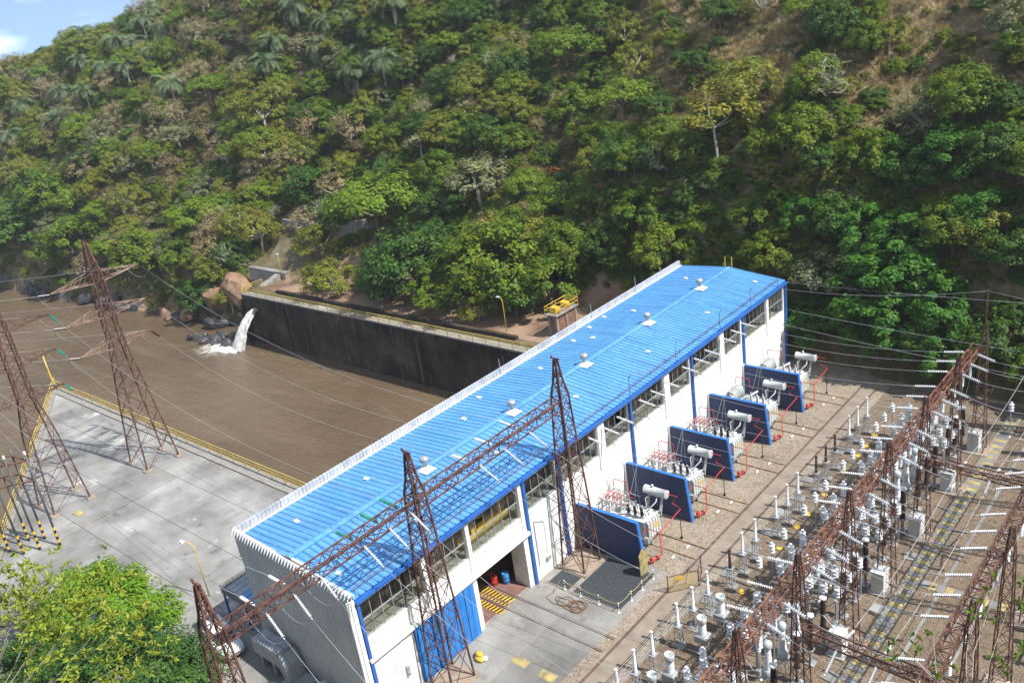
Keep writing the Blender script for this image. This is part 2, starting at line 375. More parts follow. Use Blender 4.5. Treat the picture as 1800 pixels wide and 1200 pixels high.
def mat_water():
    m, nt, b, _ = nodes_of('muddy_river_water')
    P = geo_pos(nt)
    big = noise(nt, 0.035, 4, 0.55, P, (1.0, 1.6, 1))
    c = ramp(nt, big.outputs['Fac'], [(0.3, (0.095,0.066,0.038)), (0.7, (0.135,0.097,0.058))])
    fl = noise(nt, 0.10, 5, 0.6, P, (0.45, 2.2, 1)); fl.inputs['Distortion'].default_value = 1.2
    c = mixc(nt, ramp(nt, fl.outputs['Fac'], [(0.5, (0,0,0)), (0.68, (0.55,0.55,0.55))]), c, (0.155,0.118,0.080))
    nt.links.new(c, b.inputs['Base Color'])
    rr_ = nt.nodes.new('ShaderNodeMapRange'); rr_.inputs[1].default_value = 0.3; rr_.inputs[2].default_value = 0.7; rr_.inputs[3].default_value = 0.04; rr_.inputs[4].default_value = 0.22
    nt.links.new(fl.outputs['Fac'], rr_.inputs[0]); nt.links.new(rr_.outputs[0], b.inputs['Roughness'])
    b.inputs['IOR'].default_value = 1.33
    a = noise(nt, 2.4, 3, 0.55, P, (0.7, 1.6, 1)); d = noise(nt, 0.55, 3, 0.5, P, (0.6, 1.5, 1))
    ad = nt.nodes.new('ShaderNodeMath'); ad.operation = 'MULTIPLY_ADD'; ad.inputs[1].default_value = 1.6
    nt.links.new(d.outputs['Fac'], ad.inputs[0]); nt.links.new(a.outputs['Fac'], ad.inputs[2])
    bump(nt, b, ad.outputs[0], 0.75, 0.24)
    return m
MAT['water'] = mat_water()

def mat_foam():
    m, nt, b, out = nodes_of('white_water_foam')
    P = geo_pos(nt)
    n = noise(nt, 1.6, 6, 0.7, P); n2 = noise(nt, 2.2, 5, 0.65, P, (1, 1, 0.25))
    c = ramp(nt, n2.outputs['Fac'], [(0.34, (0.46,0.42,0.35)), (0.46, (0.74,0.73,0.69)), (0.58, (0.86,0.86,0.85))])
    nt.links.new(c, b.inputs['Base Color']); b.inputs['Roughness'].default_value = 0.5
    bump(nt, b, n.outputs['Fac'], 1.0, 0.4)
    return m
MAT['foam'] = mat_foam()
def mat_foam_patch():
    m, nt, b, out = nodes_of('drifting_foam')
    P = geo_pos(nt)
    n = noise(nt, 1.0, 6, 0.72, P, (1.4, 0.7, 1))
    b.inputs['Base Color'].default_value = (0.66,0.63,0.55,1)
    tc = nt.nodes.new('ShaderNodeTexCoord')
    gr = nt.nodes.new('ShaderNodeTexGradient'); gr.gradient_type = 'SPHERICAL'
    mp = nt.nodes.new('ShaderNodeMapping'); mp.inputs['Location'].default_value = (-1, -1, 0); mp.inputs['Scale'].default_value = (2, 2, 0)
    nt.links.new(tc.outputs['Generated'], mp.inputs['Vector']); nt.links.new(mp.outputs[0], gr.inputs['Vector'])
    ml = nt.nodes.new('ShaderNodeMath'); ml.operation = 'MULTIPLY_ADD'; ml.inputs[1].default_value = 0.55
    nt.links.new(gr.outputs['Fac'], ml.inputs[0]); nt.links.new(n.outputs['Fac'], ml.inputs[2])
    f = ramp(nt, ml.outputs[0], [(0.72, (0,0,0)), (1.0, (0.7,0.7,0.7))])
    t = nt.nodes.new('ShaderNodeBsdfTransparent'); mx = nt.nodes.new('ShaderNodeMixShader')
    nt.links.new(f, mx.inputs[0]); nt.links.new(t.outputs[0], mx.inputs[1]); nt.links.new(b.outputs[0], mx.inputs[2]); nt.links.new(mx.outputs[0], out.inputs['Surface'])
    return m
MAT['foam_patch'] = mat_foam_patch()

def mat_hill():
    m, nt, b, _ = nodes_of('dry_hillside_soil')
    P = geo_pos(nt)
    a = noise(nt, 0.05, 5, 0.6, P); d = noise(nt, 0.9, 5, 0.65, P, (1.2, 1.2, 0.45))
    c = ramp(nt, a.outputs['Fac'], [(0.36, (0.05,0.065,0.02)), (0.5, (0.13,0.105,0.055)), (0.62, (0.30,0.22,0.13)), (0.75, (0.24,0.155,0.09))])
    c = mixc(nt, ramp(nt, d.outputs['Fac'], [(0.38, (0.6,0.6,0.6)), (0.62, (0,0,0))]), c, (0.06,0.055,0.025))
    nt.links.new(c, b.inputs['Base Color']); b.inputs['Roughness'].default_value = 0.95
    b.inputs['Specular IOR Level'].default_value = 0.1
    bump(nt, b, d.outputs['Fac'], 0.9, 0.6)
    return m
MAT['hill'] = mat_hill()
MAT['bank'] = surf('trodden_red_brown_earth', (0.13,0.075,0.045), (0.24,0.155,0.10), 0.18, 0.95, bmp=0.5, bscale=3, c3=(0.29,0.21,0.145))
# ------------------------------------------------------------------ terrain
def vnoise(x, y, seed=0):
    x = np.asarray(x, float); y = np.asarray(y, float)
    xi, yi = np.floor(x).astype(np.int64), np.floor(y).astype(np.int64)
    xf, yf = x - xi, y - yi
    def h(a, b):
        n = (a * 374761393 + b * 668265263 + seed * 974634) & 0x7fffffff
        n = ((n ^ (n >> 13)) * 1274126177) & 0x7fffffff
        return ((n ^ (n >> 16)) & 0xffff) / 65535.0
    u, v = xf*xf*(3-2*xf), yf*yf*(3-2*yf)
    return (h(xi, yi)*(1-u)+h(xi+1, yi)*u)*(1-v) + (h(xi, yi+1)*(1-u)+h(xi+1, yi+1)*u)*v - 0.5
def fbm(x, y, seed=0):
    return vnoise(x, y, seed) + 0.5*vnoise(x*2.1, y*2.1, seed+1) + 0.25*vnoise(x*4.3, y*4.3, seed+2)
FX = [-700, -420, -300, -240, -187, -140, -113, -99, -93, -84, -70, -50, -30, -14, 4, 14, 26, 60, 130, 300]
FY = [-130,  -55,   -4,  24,  45,   50,   51.5, 53,  57,  63,  65,  64,  62.5, 62.5, 61, 60, 59.5, 62, 72, 90]
def sstep(a, b, x):
    t = np.clip((x-a)/(b-a), 0, 1); return t*t*(3-2*t)
def hill(x, y):
    """height of the far bank and the hillside behind it"""
    x = np.asarray(x, float); y = np.asarray(y, float)
    d = y - np.interp(x, FX, FY) + 2.2*fbm(x/14, y*0+3, 5)*sstep(-99, -120, x)
    base = -9.8 + 10.0*sstep(-98, -92, x)
    s = 0.92 + 0.16*fbm(x/60, y/60, 9)
    cut = 0.9*np.minimum(np.maximum(d, 0), 9)*sstep(-60, -20, x)              # the steep cutting behind the powerhouse
    shore = 1.4*np.minimum(np.maximum(d, 0), 5)*sstep(-90, -100, x)
    up = np.maximum(d, 0)*s + cut + shore
    amp = np.clip(d/14, 0, 1)
    up = up + amp*(7.0*fbm(x/34, y/34, 1) + 2.2*fbm(x/11, y/11, 2))
    for gx, w, dep, sl in ((-92, 9, 9, -0.35), (-128, 8, 8, -0.25), (-40, 7, 6, -0.2), (6, 5, 5, 0.1)):      # gullies
        up = up - dep*np.exp(-((x-gx-sl*d)/w)**2)*amp
    h = base + up
    crest = 15.0 + 0.235*(x+300) + 5*fbm(x/50, y/50, 4)
    crest = np.where(x < -420, 15.0-28.2+4*fbm(x/50, y/50, 4), crest)
    crest = np.minimum(crest, 78)
    k = 9.0
    t = np.clip(0.5+0.5*(crest-h)/k, 0, 1)
    h = crest*(1-t)+h*t - k*t*(1-t)
    h = np.where((d <= 0), base, np.maximum(h, base))
    h = np.where((y < 51.5) & ((x > -92) | (d <= 0)), -12.0, h)
    h = np.where((x <= -92) & (d <= 0), np.minimum(h, -9.8+np.maximum(0, (d+4)*2.2)*sstep(-98, -92, x)), h)
    h = np.where((x > -92) & (x < -12) & (d <= 0) & (y >= 51.5), 0.35+0.25*fbm(x/6, y/6, 8), h)
    h = np.where((x >= -12) & (d <= 0), -0.25, h)
    return h
def grid_mesh(name, xs, ys, zf, mat, smooth=True):
    X, Y = np.meshgrid(xs, ys); Z = zf(X, Y)
    v = np.stack([X.ravel(), Y.ravel(), Z.ravel()], 1)
    nx, ny = len(xs), len(ys)
    i = (np.arange(ny-1)[:, None]*nx + np.arange(nx-1)[None, :]).ravel()
    f = np.stack([i, i+1, i+nx+1, i+nx], 1)
    me = bpy.data.meshes.new(name); me.from_pydata(v.tolist(), [], f.tolist())
    me.materials.append(mat)
    if smooth: me.polygons.foreach_set('use_smooth', [True]*len(f))
    me.update(); return me
hx = np.concatenate([np.arange(-576, -300, 12), np.arange(-300, -100, 2.5), np.arange(-100, 80, 1.5), np.arange(80, 240, 6)])
hy = np.concatenate([np.arange(-160, 40, 6), np.arange(40, 51, 1.5), [51.2, 51.5, 51.9], np.arange(53, 130, 1.5), np.arange(130, 200, 3), np.arange(200, 520, 12)])
o = link('hillside', grid_mesh('hillside', hx, hy, hill, MAT['hill'])); tag(o, kind='structure')
# trodden earth on the bank behind the retaining wall
bx_ = np.arange(-88, -13.2, 1.2); by_ = np.arange(52.3, 66.5, 1.0)
o = link('river_bank', grid_mesh('river_bank', bx_, by_, lambda x, y: hill(x, y)+0.05, MAT['bank'])); tag(o, kind='structure')
# slope below the viewpoint
def near_slope(x, y):
    q = (x-CAM[0])*fwd[0] + (y-CAM[1])*fwd[1]; q = q/np.hypot(fwd[0], fwd[1])
    return np.maximum(41.3 - 1.38*q*np.where(q > 0, 1, 0.5) + 0.8*fbm(x/5, y/5, 21), -0.6)
o = link('viewpoint_slope', grid_mesh('viewpoint_slope', np.arange(-14, 110, 2.0), np.arange(-120, 20, 2.0), near_slope, MAT['hill'])); tag(o, kind='structure')

# ------------------------------------------------------------------ water
WZ = -8.5
o = link('river', grid_mesh('river', np.array([-620, -300, -12.4]), np.array([-420, -200, 66.0]), lambda x, y: x*0+WZ, MAT['water'], False)); tag(o, kind='structure')

# ------------------------------------------------------------------ yard ground, apron, pier
m = MB(); m.box((-12.6, -60, -0.5), (190, 64, 0.0)); m.box((-12.4, 10, -14), (-11.6, 62, -0.5))
tag(m.build('yard_ground', MAT['gravel']), kind='structure')

def clip(poly, n, c):
    out = []
    for i in range(len(poly)):
        a, b = poly[i], poly[(i+1) % len(poly)]
        da, db = a[0]*n[0]+a[1]*n[1]-c, b[0]*n[0]+b[1]*n[1]-c
        if da >= 0: out.append(a)
        if (da >= 0) != (db >= 0):
            t = da/(da-db); out.append((a[0]+(b[0]-a[0])*t, a[1]+(b[1]-a[1])*t))
    return out
def prism(mb, poly, z0, z1, mi=0):
    n = len(poly)
    mb.add([(x, y, z0) for x, y in poly]+[(x, y, z1) for x, y in poly],
           [tuple(range(n-1, -1, -1)), tuple(range(n, 2*n))]+[(k, (k+1) % n, n+(k+1) % n, n+k) for k in range(n)], mi)
TIP, DIA = (-84.6, 15.6), (-49.0, -5.3)
dn = (-(DIA[1]-TIP[1]), DIA[0]-TIP[0]); dl = math.hypot(*dn); dn = (dn[0]/dl, dn[1]/dl); dc = dn[0]*TIP[0]+dn[1]*TIP[1]
pier_poly = clip([(-92, -40), (-12.62, -40), (-12.62, 15.6), (-92, 15.6)], dn, dc)
m = MB(); prism(m, pier_poly, -14, -0.16)
pier = m.build('pier', MAT['kerb']); tag(pier, kind='structure')
px0, k = -86.0, 0
ys_ = [-40, -34, -28, -22, -16, -10.6, -5.2, 0.2, 5.4, 10.4, 14.2]
xs_ = [-86+6.1*i for i in range(12)]+[-12.64]
for a, b in zip(xs_[:-1], xs_[1:]):
    for c, d in zip(ys_[:-1], ys_[1:]):
        g = 0.022
        p = clip([(a+g, c+g), (b-g, c+g), (b-g, d-g), (a+g, d-g)], dn, dc+0.75)
        if len(p) < 3: continue
        mb = MB(); prism(mb, p, -0.16, 0.0+random.uniform(-0.008, 0.004)); mb.build('slab', MAT['concrete'], pier)
for a in np.arange(-82, -13, 4.6):                                    # kerb stones along the channel side
    mb = MB(); mb.cbox((a+0.02, 14.3, -0.16), (min(a+4.58, -12.7), 15.62, 0.04), 0.03); mb.build('kerb_stone', MAT['kerb'], pier)
dv = ((DIA[0]-TIP[0])/dl, (DIA[1]-TIP[1])/dl)
for t in np.arange(1.4, 74, 4.0):
    a = (TIP[0]+dv[0]*t, TIP[1]+dv[1]*t); b = (a[0]+dv[0]*3.96, a[1]+dv[1]*3.96)
    mb = MB(); prism(mb, [a, b, (b[0]+dn[0]*0.7, b[1]+dn[1]*0.7), (a[0]+dn[0]*0.7, a[1]+dn[1]*0.7)], -0.16, 0.05); mb.build('kerb_stone', MAT['kerb'], pier)

# concrete apron in front of the powerhouse door, in slabs
m = MB(); m.box((-12.6, -60, -0.02), (7.9, 16.2, 0.006)); apron = m.build('apron', MAT['kerb']); tag(apron, kind='structure')
for a, b in zip([-12.5, -8.4, -4.3, 0.0, 3.9], [-8.4, -4.3, 0.0, 3.9, 7.9]):
    for c, d in zip([-34, -28, -22, -16, -11, -5.5, -0.5, 4.9, 10.4], [-28, -22, -16, -11, -5.5, -0.5, 4.9, 10.4, 16.2]):
        if d > 0.2 and b <= 0.0:
            continue
        mb = MB(); mb.box((a+0.015, c+0.015, 0.0), (b-0.015, d-0.015, 0.03+random.uniform(-0.004, 0.004))); mb.build('slab', MAT['concrete'], apron)
m = MB(); m.box((11.45, -60, -0.02), (150, 58.5, 0.006)); tag(m.build('switchyard_ground', MAT['yard_shaded_gravel']), kind='structure')  # darker sheet over the gravel, the yard's shadows put into its colour
# strip of old concrete carrying the transfer track
m = MB(); m.box((8.7, -20, -0.01), (10.75, 57.5, 0.012)); tag(m.build('track_bed', MAT['track']), kind='structure')
m = MB(); m.box((2.2, 20.3, -0.01), (7.9, 21.9, 0.010)); m.box((0.05, 16.3, -0.01), (7.9, 20.6, 0.011)); tag(m.build('grating_surround', MAT['kerb']), kind='structure')
rt = thing('rail_track', 'pair of narrow steel rails in the ground running past the blue fire walls', 'rail track', (0, 0, 0))
for x in (9.0, 10.45):
    mb = MB(); mb.box((x-0.04, -20, 0.0), (x+0.04, 57, 0.05)); mb.build('rail', MAT['rust_dark'], rt)
    for s in (0.11,):
        mb = MB(); mb.box((x+s-0.02, -20, 0.0), (x+s+0.02, 57, 0.03)); mb.build('flangeway', MAT['black'], rt)
rt = thing('rail_track', 'short pair of rails crossing the apron into the open powerhouse doorway', 'rail track', (0, 0, 0))
for y in (12.35, 13.75):
    for s in (0.0, 0.17):
        mb = MB(); mb.box((-3.5, y+s-0.028, 0.0), (8.6, y+s+0.028, 0.052)); mb.build('rail' if s == 0 else 'flangeway', MAT['rust_dark'] if s == 0 else MAT['trench'], rt)
for i in range(5):
    yb = 21.56+7.008*i
    t = thing('transformer_rails', f'yellow-edged rail pair leading out of the {ORD[i]} transformer bay from the doorway', 'rail track', (0, yb, 0), 0, 'rails out of the transformer bays')
    for y in (2.75, 4.25):
        mb = MB(); mb.box((4.7, y-0.05, -0.01), (9.0, y+0.05, 0.03)); mb.build('rail', MAT['rust_dark'], t)
        mb = MB(); mb.box((4.7, y+0.1, -0.01), (8.9, y+0.15, 0.02)); mb.build('edge_line', MAT['yellow_faded'], t)

# ------------------------------------------------------------------ powerhouse
L, W = 59.16, 12.61
ph = thing('powerhouse', 'long white powerhouse with a blue metal roof beside the switchyard', 'building')
WIN = [(0.27, 5.43), (5.82, 9.65), (10.02, 15.25), (16.1, 19.65), (20.2, 25.2), (26.2, 29.7), (30.2, 35.2), (36.15, 39.6), (40.3, 45.1), (46.0, 49.4), (50.0, 54.8), (55.35, 58.75)]
WB, WT = 6.2, 8.85
m = MB(); T = 0.34
for a, b, c, d in [(0.12, 10.0, 0, WB), (15.2, L, 0, WB), (10.0, 15.2, 4.58, WB), (0.12, L, WT, 9.36)]:
    m.box((-T, a, c), (0.0, b, d))
edges = [0.12]+[e for w in WIN for e in w]+[L]
for a, b in zip(edges[0::2], edges[1::2]): m.box((-T, a, WB), (0.0, b, WT))
m.box((-1.5, 9.7, 0.0), (-T, 9.98, 4.58)); m.box((-1.5, 15.22, 0.0), (-T, 15.5, 4.58))    # deep door reveals
wall = m.build('front_wall', MAT['white_wall'], ph)
for a, b in ((5.45, 5.8), (9.67, 10.0), (15.27, 15.62), (25.25, 26.15), (35.25, 36.1), (45.15, 45.95), (54.85, 55.3)):
    m = MB(); m.box((0.0, a, 4.92), (0.10, b, 9.30)); m.build('pilaster', MAT['white'], wall)
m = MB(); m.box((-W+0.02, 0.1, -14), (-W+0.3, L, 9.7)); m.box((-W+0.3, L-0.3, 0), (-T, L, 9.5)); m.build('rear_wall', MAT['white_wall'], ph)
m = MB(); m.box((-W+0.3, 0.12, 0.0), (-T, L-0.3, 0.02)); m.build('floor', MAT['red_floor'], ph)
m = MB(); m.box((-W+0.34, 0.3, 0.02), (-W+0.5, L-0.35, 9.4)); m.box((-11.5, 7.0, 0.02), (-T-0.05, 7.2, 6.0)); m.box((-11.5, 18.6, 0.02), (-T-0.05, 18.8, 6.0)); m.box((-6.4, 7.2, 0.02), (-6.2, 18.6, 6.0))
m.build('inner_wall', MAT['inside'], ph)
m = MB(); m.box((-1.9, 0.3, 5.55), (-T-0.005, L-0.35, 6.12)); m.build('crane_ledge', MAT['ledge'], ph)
# windows: each a frame with its own panes
def window(a, b):
    w = link('window', None, ph)
    n = max(4, round((b-a)/0.87)); rows = [WB, WB+1.35, WT]
    f = MB(); xo = -0.16
    f.box((xo-0.03, a, WB), (xo+0.04, a+0.05, WT)); f.box((xo-0.03, b-0.05, WB), (xo+0.04, b, WT))
    f.box((xo-0.03, a+0.05, WB), (xo+0.04, b-0.05, WB+0.05)); f.box((xo-0.03, a+0.05, WT-0.05), (xo+0.04, b-0.05, WT))
    f.box((xo-0.028, a+0.05, rows[1]-0.035), (xo+0.042, b-0.05, rows[1]+0.035))
    for i in range(1, n):
        y = a+(b-a)*i/n
        f.box((xo-0.025, y-0.022, WB+0.05), (xo+0.035, y+0.022, WT-0.05))
    f.build('frame', MAT['galv'], w)
    s = MB(); s.box((-T+0.01, a, WB-0.06), (0.05, b, WB-0.002)); s.build('sill', MAT['white'], w)
    for i in range(n):
        for j in range(2):
            y0, y1 = a+(b-a)*i/n+0.01, a+(b-a)*(i+1)/n-0.01
            if random.random() < 0.03: continue                  # a few panes are gone
            p = MB(); q = random.uniform(-0.006, 0.006)
            p.face([(xo+q, y0, rows[j]+0.02), (xo-q, y1, rows[j]+0.02), (xo-q, y1, rows[j+1]-0.02), (xo+q, y0, rows[j+1]-0.02)])
            p.build('pane', MAT['glass'], w)
for a, b in WIN: window(a, b)
# blue downpipes / posts
for y in (0.06, 15.82, 20.0, 29.85, 39.85, 49.75, 59.1):
    mb = MB(); mb.box((0.02, y-0.1, 0.0 if y != 20.0 else 0.0), (0.24, y+0.12, 9.28)); mb.build('downpipe', MAT['blue'], ph)
mb = MB(); mb.box((0.02, -0.38, 0), (0.16, -0.10, 9.5)); mb.box((-0.02, -0.62, 0), (0.10, -0.40, 9.55)); mb.build('corner_flashing', MAT['white'], ph)
# sliding door with vertical leaves and its rail
dr = link('sliding_door', None, ph)
n = 11
for i in range(n):
    a, b = 3.75+i*5.72/n, 3.75+(i+1)*5.72/n
    mb = MB(); mb.box((0.10, a+0.025, 0.06), (0.17+0.02*(i % 2), b-0.025, 4.45)); mb.build('door_leaf', MAT['door_blue'], dr)
mb = MB(); mb.box((0.055, 3.75, 0.06), (0.095, 9.47, 4.45)); mb.build('backing', MAT['roof_seam'], dr)
mb = MB(); mb.box((0.0, -0.05, 4.72), (0.30, 15.7, 4.90)); mb.box((0.30, -0.05, 4.66), (0.36, 15.7, 4.84)); mb.box((0.12, 0.2, 4.56), (0.2, 15.4, 4.70)); mb.build('door_rail', MAT['white'], ph)
mb = MB(); mb.box((0.0, 2.55, 1.6), (0.22, 2.75, 2.3)); mb.box((0.22, 2.6, 1.75), (0.4, 2.7, 1.85)); mb.build('switch_box', MAT['galv'], ph)
mb = MB(); mb.bar((0.06, 16.5, 1.2), (0.06, 16.5, 5.2), 0.05); mb.bar((0.06, 17.6, 1.6), (0.06, 17.6, 4.6), 0.03); mb.bar((0.06, 16.5, 5.2), (0.06, 17.6, 4.6), 0.03); mb.box((0.0, 17.3, 1.2), (0.2, 17.75, 1.5)); mb.build('conduit', MAT['galv'], ph)
# end wall in corrugated cladding panels with pointed flashing teeth
PIT = 0.3125
endw = link('end_wall', None, ph)
for p in range(10):
    mb = MB()
    for c in range(4):
        x0 = -W+(p*4+c)*PIT*1.0085
        pr_ = [(x0, -0.02), (x0+0.07, -0.02), (x0+0.11, -0.10), (x0+0.20, -0.10), (x0+0.24, -0.02), (x0+PIT*1.0085, -0.02)]
        for (xa, ya), (xb, yb) in zip(pr_[:-1], pr_[1:]):
            za, zb = 10.38+(xa+W)/W*-0.66, 10.38+(xb+W)/W*-0.66
            mb.face([(xa, ya, 0), (xb, yb, 0), (xb, yb, zb), (xa, ya, za)])
    mb.build('cladding_panel', MAT['cladding'], endw)
mb = MB(); mb.box((-W, 0.0, 0.0), (-0.02, 0.1, 9.7)); mb.build('backing', MAT['cladding'], endw)
for c in range(40):
    x0 = -W+c*PIT*1.0085; z0 = 10.40+(x0+W)/W*-0.66
    mb = MB()
    mb.add([(x0+0.01, -0.115, z0+0.02), (x0+PIT-0.01, -0.115, z0-0.0), (x0+0.155, -0.42, z0-0.40), (x0+0.01, 0.05, z0+0.03), (x0+PIT-0.01, 0.05, z0+0.01)], [(0, 2, 1), (0, 1, 4, 3)])
    mb.build('flashing_tooth', MAT['white'], endw)
# roof
roof = link('roof', None, ph)
RX = [(-12.32, 9.85), (-6.30, 10.28), (0.12, 9.50)]
def rz_at(x): return np.interp(x, [p[0] for p in RX], [p[1] for p in RX])
NP = 118; pw = (L+0.1)/NP
def roof_panel_mesh(xa, xb):
    za, zb = rz_at(xa), rz_at(xb); mb = MB(); t = 0.045
    prof = [(0.0, 0.0, 0), (pw-0.11, 0.0, 0), (pw-0.085, 0.065, 1), (pw-0.03, 0.065, 1), (pw-0.005, 0.0, 1)]
    for (ya, ha, mi), (yb, hb, mj) in zip(prof[:-1], prof[1:]):
        mb.face([(xa, ya, za+ha), (xb, ya, zb+ha), (xb, yb, zb+hb), (xa, yb, za+hb)], 0 if mj == 0 else 0)
    mb.face([(xb, 0, zb-t), (xb, pw, zb-t), (xb, pw-0.11, zb), (xb, 0, zb)])
    mb.face([(xa, pw-0.035, za+0.008), (xb, pw-0.035, zb+0.008), (xb, pw+0.045, zb+0.006), (xa, pw+0.045, za+0.006)], 1)
    return mb.mesh('roof_panel', [MAT['roof'], MAT['roof_seam']])
pm = [roof_panel_mesh(-12.32, -6.30), roof_panel_mesh(-6.30, 0.12)]
for i in range(NP):
    for me in pm: link('roof_panel', me, roof, (0, i*pw-0.03, random.uniform(-0.004, 0.004)))
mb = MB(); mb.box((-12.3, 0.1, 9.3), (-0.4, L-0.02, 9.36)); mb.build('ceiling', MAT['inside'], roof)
for i in range(12):
    a, b = -0.02+i*(L+0.06)/12, -0.02+(i+1)*(L+0.06)/12-0.01
    mb = MB(); zr = 10.28
    mb.add([(-6.62, a, zr+0.035), (-6.62, b, zr+0.035), (-6.30, b, zr+0.11), (-6.30, a, zr+0.11), (-5.96, b, zr+0.03), (-5.96, a, zr+0.03)], [(0, 3, 2, 1), (3, 5, 4, 2)])
    mb.build('ridge_cap', MAT['roof'], roof)
mb = MB(); mb.box((0.06, -0.1, 9.22), (0.40, L+0.1, 9.30)); mb.box((0.34, -0.1, 9.30), (0.40, L+0.1, 9.44)); mb.box((0.0, -0.08, 9.30), (0.06, L+0.08, 9.46)); mb.build('gutter', MAT['blue'], roof)
for i in range(30):
    a, b = -0.1+i*(L+0.2)/30, -0.1+(i+1)*(L+0.2)/30-0.012
    mb = MB(); k = 6
    for c in range(k):
        y0 = a+(b-a)*c/k; dy = (b-a)/k
        pts = [(y0, 0.0), (y0+dy*0.35, 0.0), (y0+dy*0.5, 0.06), (y0+dy*0.85, 0.06), (y0+dy, 0.0)]
        for (ya, o1), (yb, o2) in zip(pts[:-1], pts[1:]):
            mb.face([(-12.40-o1, ya, 9.7), (-12.40-o2, yb, 9.7), (-12.40-o2, yb, 10.42+(0.04 if o2 else 0)), (-12.40-o1, ya, 10.42+(0.04 if o1 else 0))])
            mb.face([(-12.62-o1, ya, 8.0), (-12.62-o1, ya, 10.42), (-12.62-o2, yb, 10.42), (-12.62-o2, yb, 8.0)])
            mb.face([(-12.40-o1, ya, 10.425), (-12.40-o2, yb, 10.425), (-12.62-o2, yb, 10.425), (-12.62-o1, ya, 10.425)])
    mb.build('parapet_panel', MAT['parapet'], roof)
mb = MB(); mb.box((-12.38, 0.0, 9.88), (-12.18, L, 9.93)); mb.build('valley_flashing', MAT['white'], roof)
vm = MB(); vm.lathe([(0.20, 0.0), (0.20, 0.55), (0.30, 0.58), (0.42, 0.75), (0.46, 0.92), (0.42, 1.08), (0.28, 1.2), (0.05, 1.24)], 16)
for k in range(16):
    a = 2*math.pi*k/16
    vm.tube([(0.31*math.cos(a), 0.31*math.sin(a), 0.58), (0.485*math.cos(a+0.15), 0.485*math.sin(a+0.15), 0.9), (0.29*math.cos(a+0.3), 0.29*math.sin(a+0.3), 1.2)], 0.016, 3)
vmesh = vm.mesh('turbine_vent', MAT['galv'], True)
vb = MB(); vb.add([(-0.85, -0.75, 0.02), (0.85, -0.75, 0.0), (0.85, 0.75, 0.0), (-0.85, 0.75, 0.02), (-0.25, -0.25, 0.34), (0.25, -0.25, 0.34), (0.25, 0.25, 0.34), (-0.25, 0.25, 0.34)],
                  [(0, 1, 5, 4), (1, 2, 6, 5), (2, 3, 7, 6), (3, 0, 4, 7), (4, 5, 6, 7)])
vbm = vb.mesh('vent_base', MAT['white'])
for y in (12.3, 22.25, 32.15, 42.4, 52.35):
    link('vent_base', vbm, roof, (-5.95, y, 10.30)).scale = (0.72, 0.72, 0.8); link('turbine_vent', vmesh, roof, (-5.95, y, 10.45)).scale = (0.76, 0.76, 0.76)
hm = MB(); hm.box((-0.28, -0.2, 0), (0.28, 0.2, 0.07)); hm.box((-0.12, -0.1, 0.07), (0.12, 0.1, 0.13)); hmm = hm.mesh('roof_hatch', MAT['white'])
for x, y in [(-2.4, 0.9), (-2.3, 7.6), (-9.6, 3.1), (-9.4, 9.4), (-3.2, 17.0), (-9.2, 19.8), (-3.3, 27.2), (-9.5, 30.2), (-10.6, 36.6), (-9.1, 37.7), (-11.2, 40.0), (-11.4, 42.8), (-2.8, 37.4), (-9.3, 45.0), (-2.5, 47.6), (-2.2, 57.0), (-9.2, 55.0), (-10.9, 23.5)]:
    link('roof_hatch', hmm, roof, (x, y, float(rz_at(x))+0.04), random.uniform(-0.2, 0.2)).scale = (0.75, 0.75, 1)
for y in (29.9, 37.2, 45.1, 51.2, 57.2):
    mb = MB(); mb.tube([(0.25, y, 9.3), (0.25, y, 11.2), (0.42, y, 11.5), (0.42, y, 11.25)], 0.025, 5); mb.build('lightning_rod', MAT['rust_dark'], roof)
for y, h in ((42.0, 11.6), (28.0, 11.5), (50.0, 11.7)):
    mb = MB(); mb.tube([(-12.3, y, 9.8), (-12.3, y, h)], 0.03, 5); mb.build('lightning_rod', MAT['galv'], roof)
for x in (-6.9, -6.1):
    mb = MB(); mb.bar((x, L+0.3, 8.6), (x, L+0.3, 11.4), 0.08); mb.bar((x-0.3, L+0.3, 10.4), (x, L+0.3, 10.7), 0.06); mb.build('ladder_stile', MAT['yellow'], roof)
# guard cable along the eave
mb = MB()
for y in np.arange(0.4, L, 2.4): mb.bar((-0.35, y, 9.55), (-0.35, y, 9.95), 0.03)
mb.bar((-0.35, 0.4, 9.93), (-0.35, L-0.4, 9.93), 0.025); mb.bar((-0.35, 0.4, 9.75), (-0.35, L-0.4, 9.75), 0.025)
mb.build('eave_rail', MAT['rust_dark'], roof)

# ------------------------------------------------------------------ inside the doorway
c = thing('gantry_crane', 'yellow overhead crane girder seen through the window above the doorway', 'crane', (-1.25, 10.2, 6.12))
mb = MB(); mb.box((-0.3, 0.0, 0.25), (0.3, 5.0, 0.42)); mb.box((-0.32, 0.0, 0.42), (-0.26, 5.0, 0.85)); mb.box((0.26, 0.0, 0.42), (0.32, 5.0, 0.85)); mb.build('girder', MAT['yellow'], c)
mb = MB()
for y in (0.3, 1.4, 4.2): mb.bar((0.0, y, 0.42), (0.0, y, 1.7), 0.12); mb.bar((0.0, y, 1.7), (0.0, min(y+1.0, 4.9), 1.5), 0.1)
mb.box((-0.25, 1.0, 0.85), (0.25, 1.5, 1.3)); mb.build('hoist', MAT['yellow'], c)
mb = MB(); mb.box((-0.28, 0.1, 0.0), (0.28, 0.6, 0.25)); mb.box((-0.28, 4.4, 0.0), (0.28, 4.9, 0.25)); mb.build('end_carriage', MAT['black'], c)
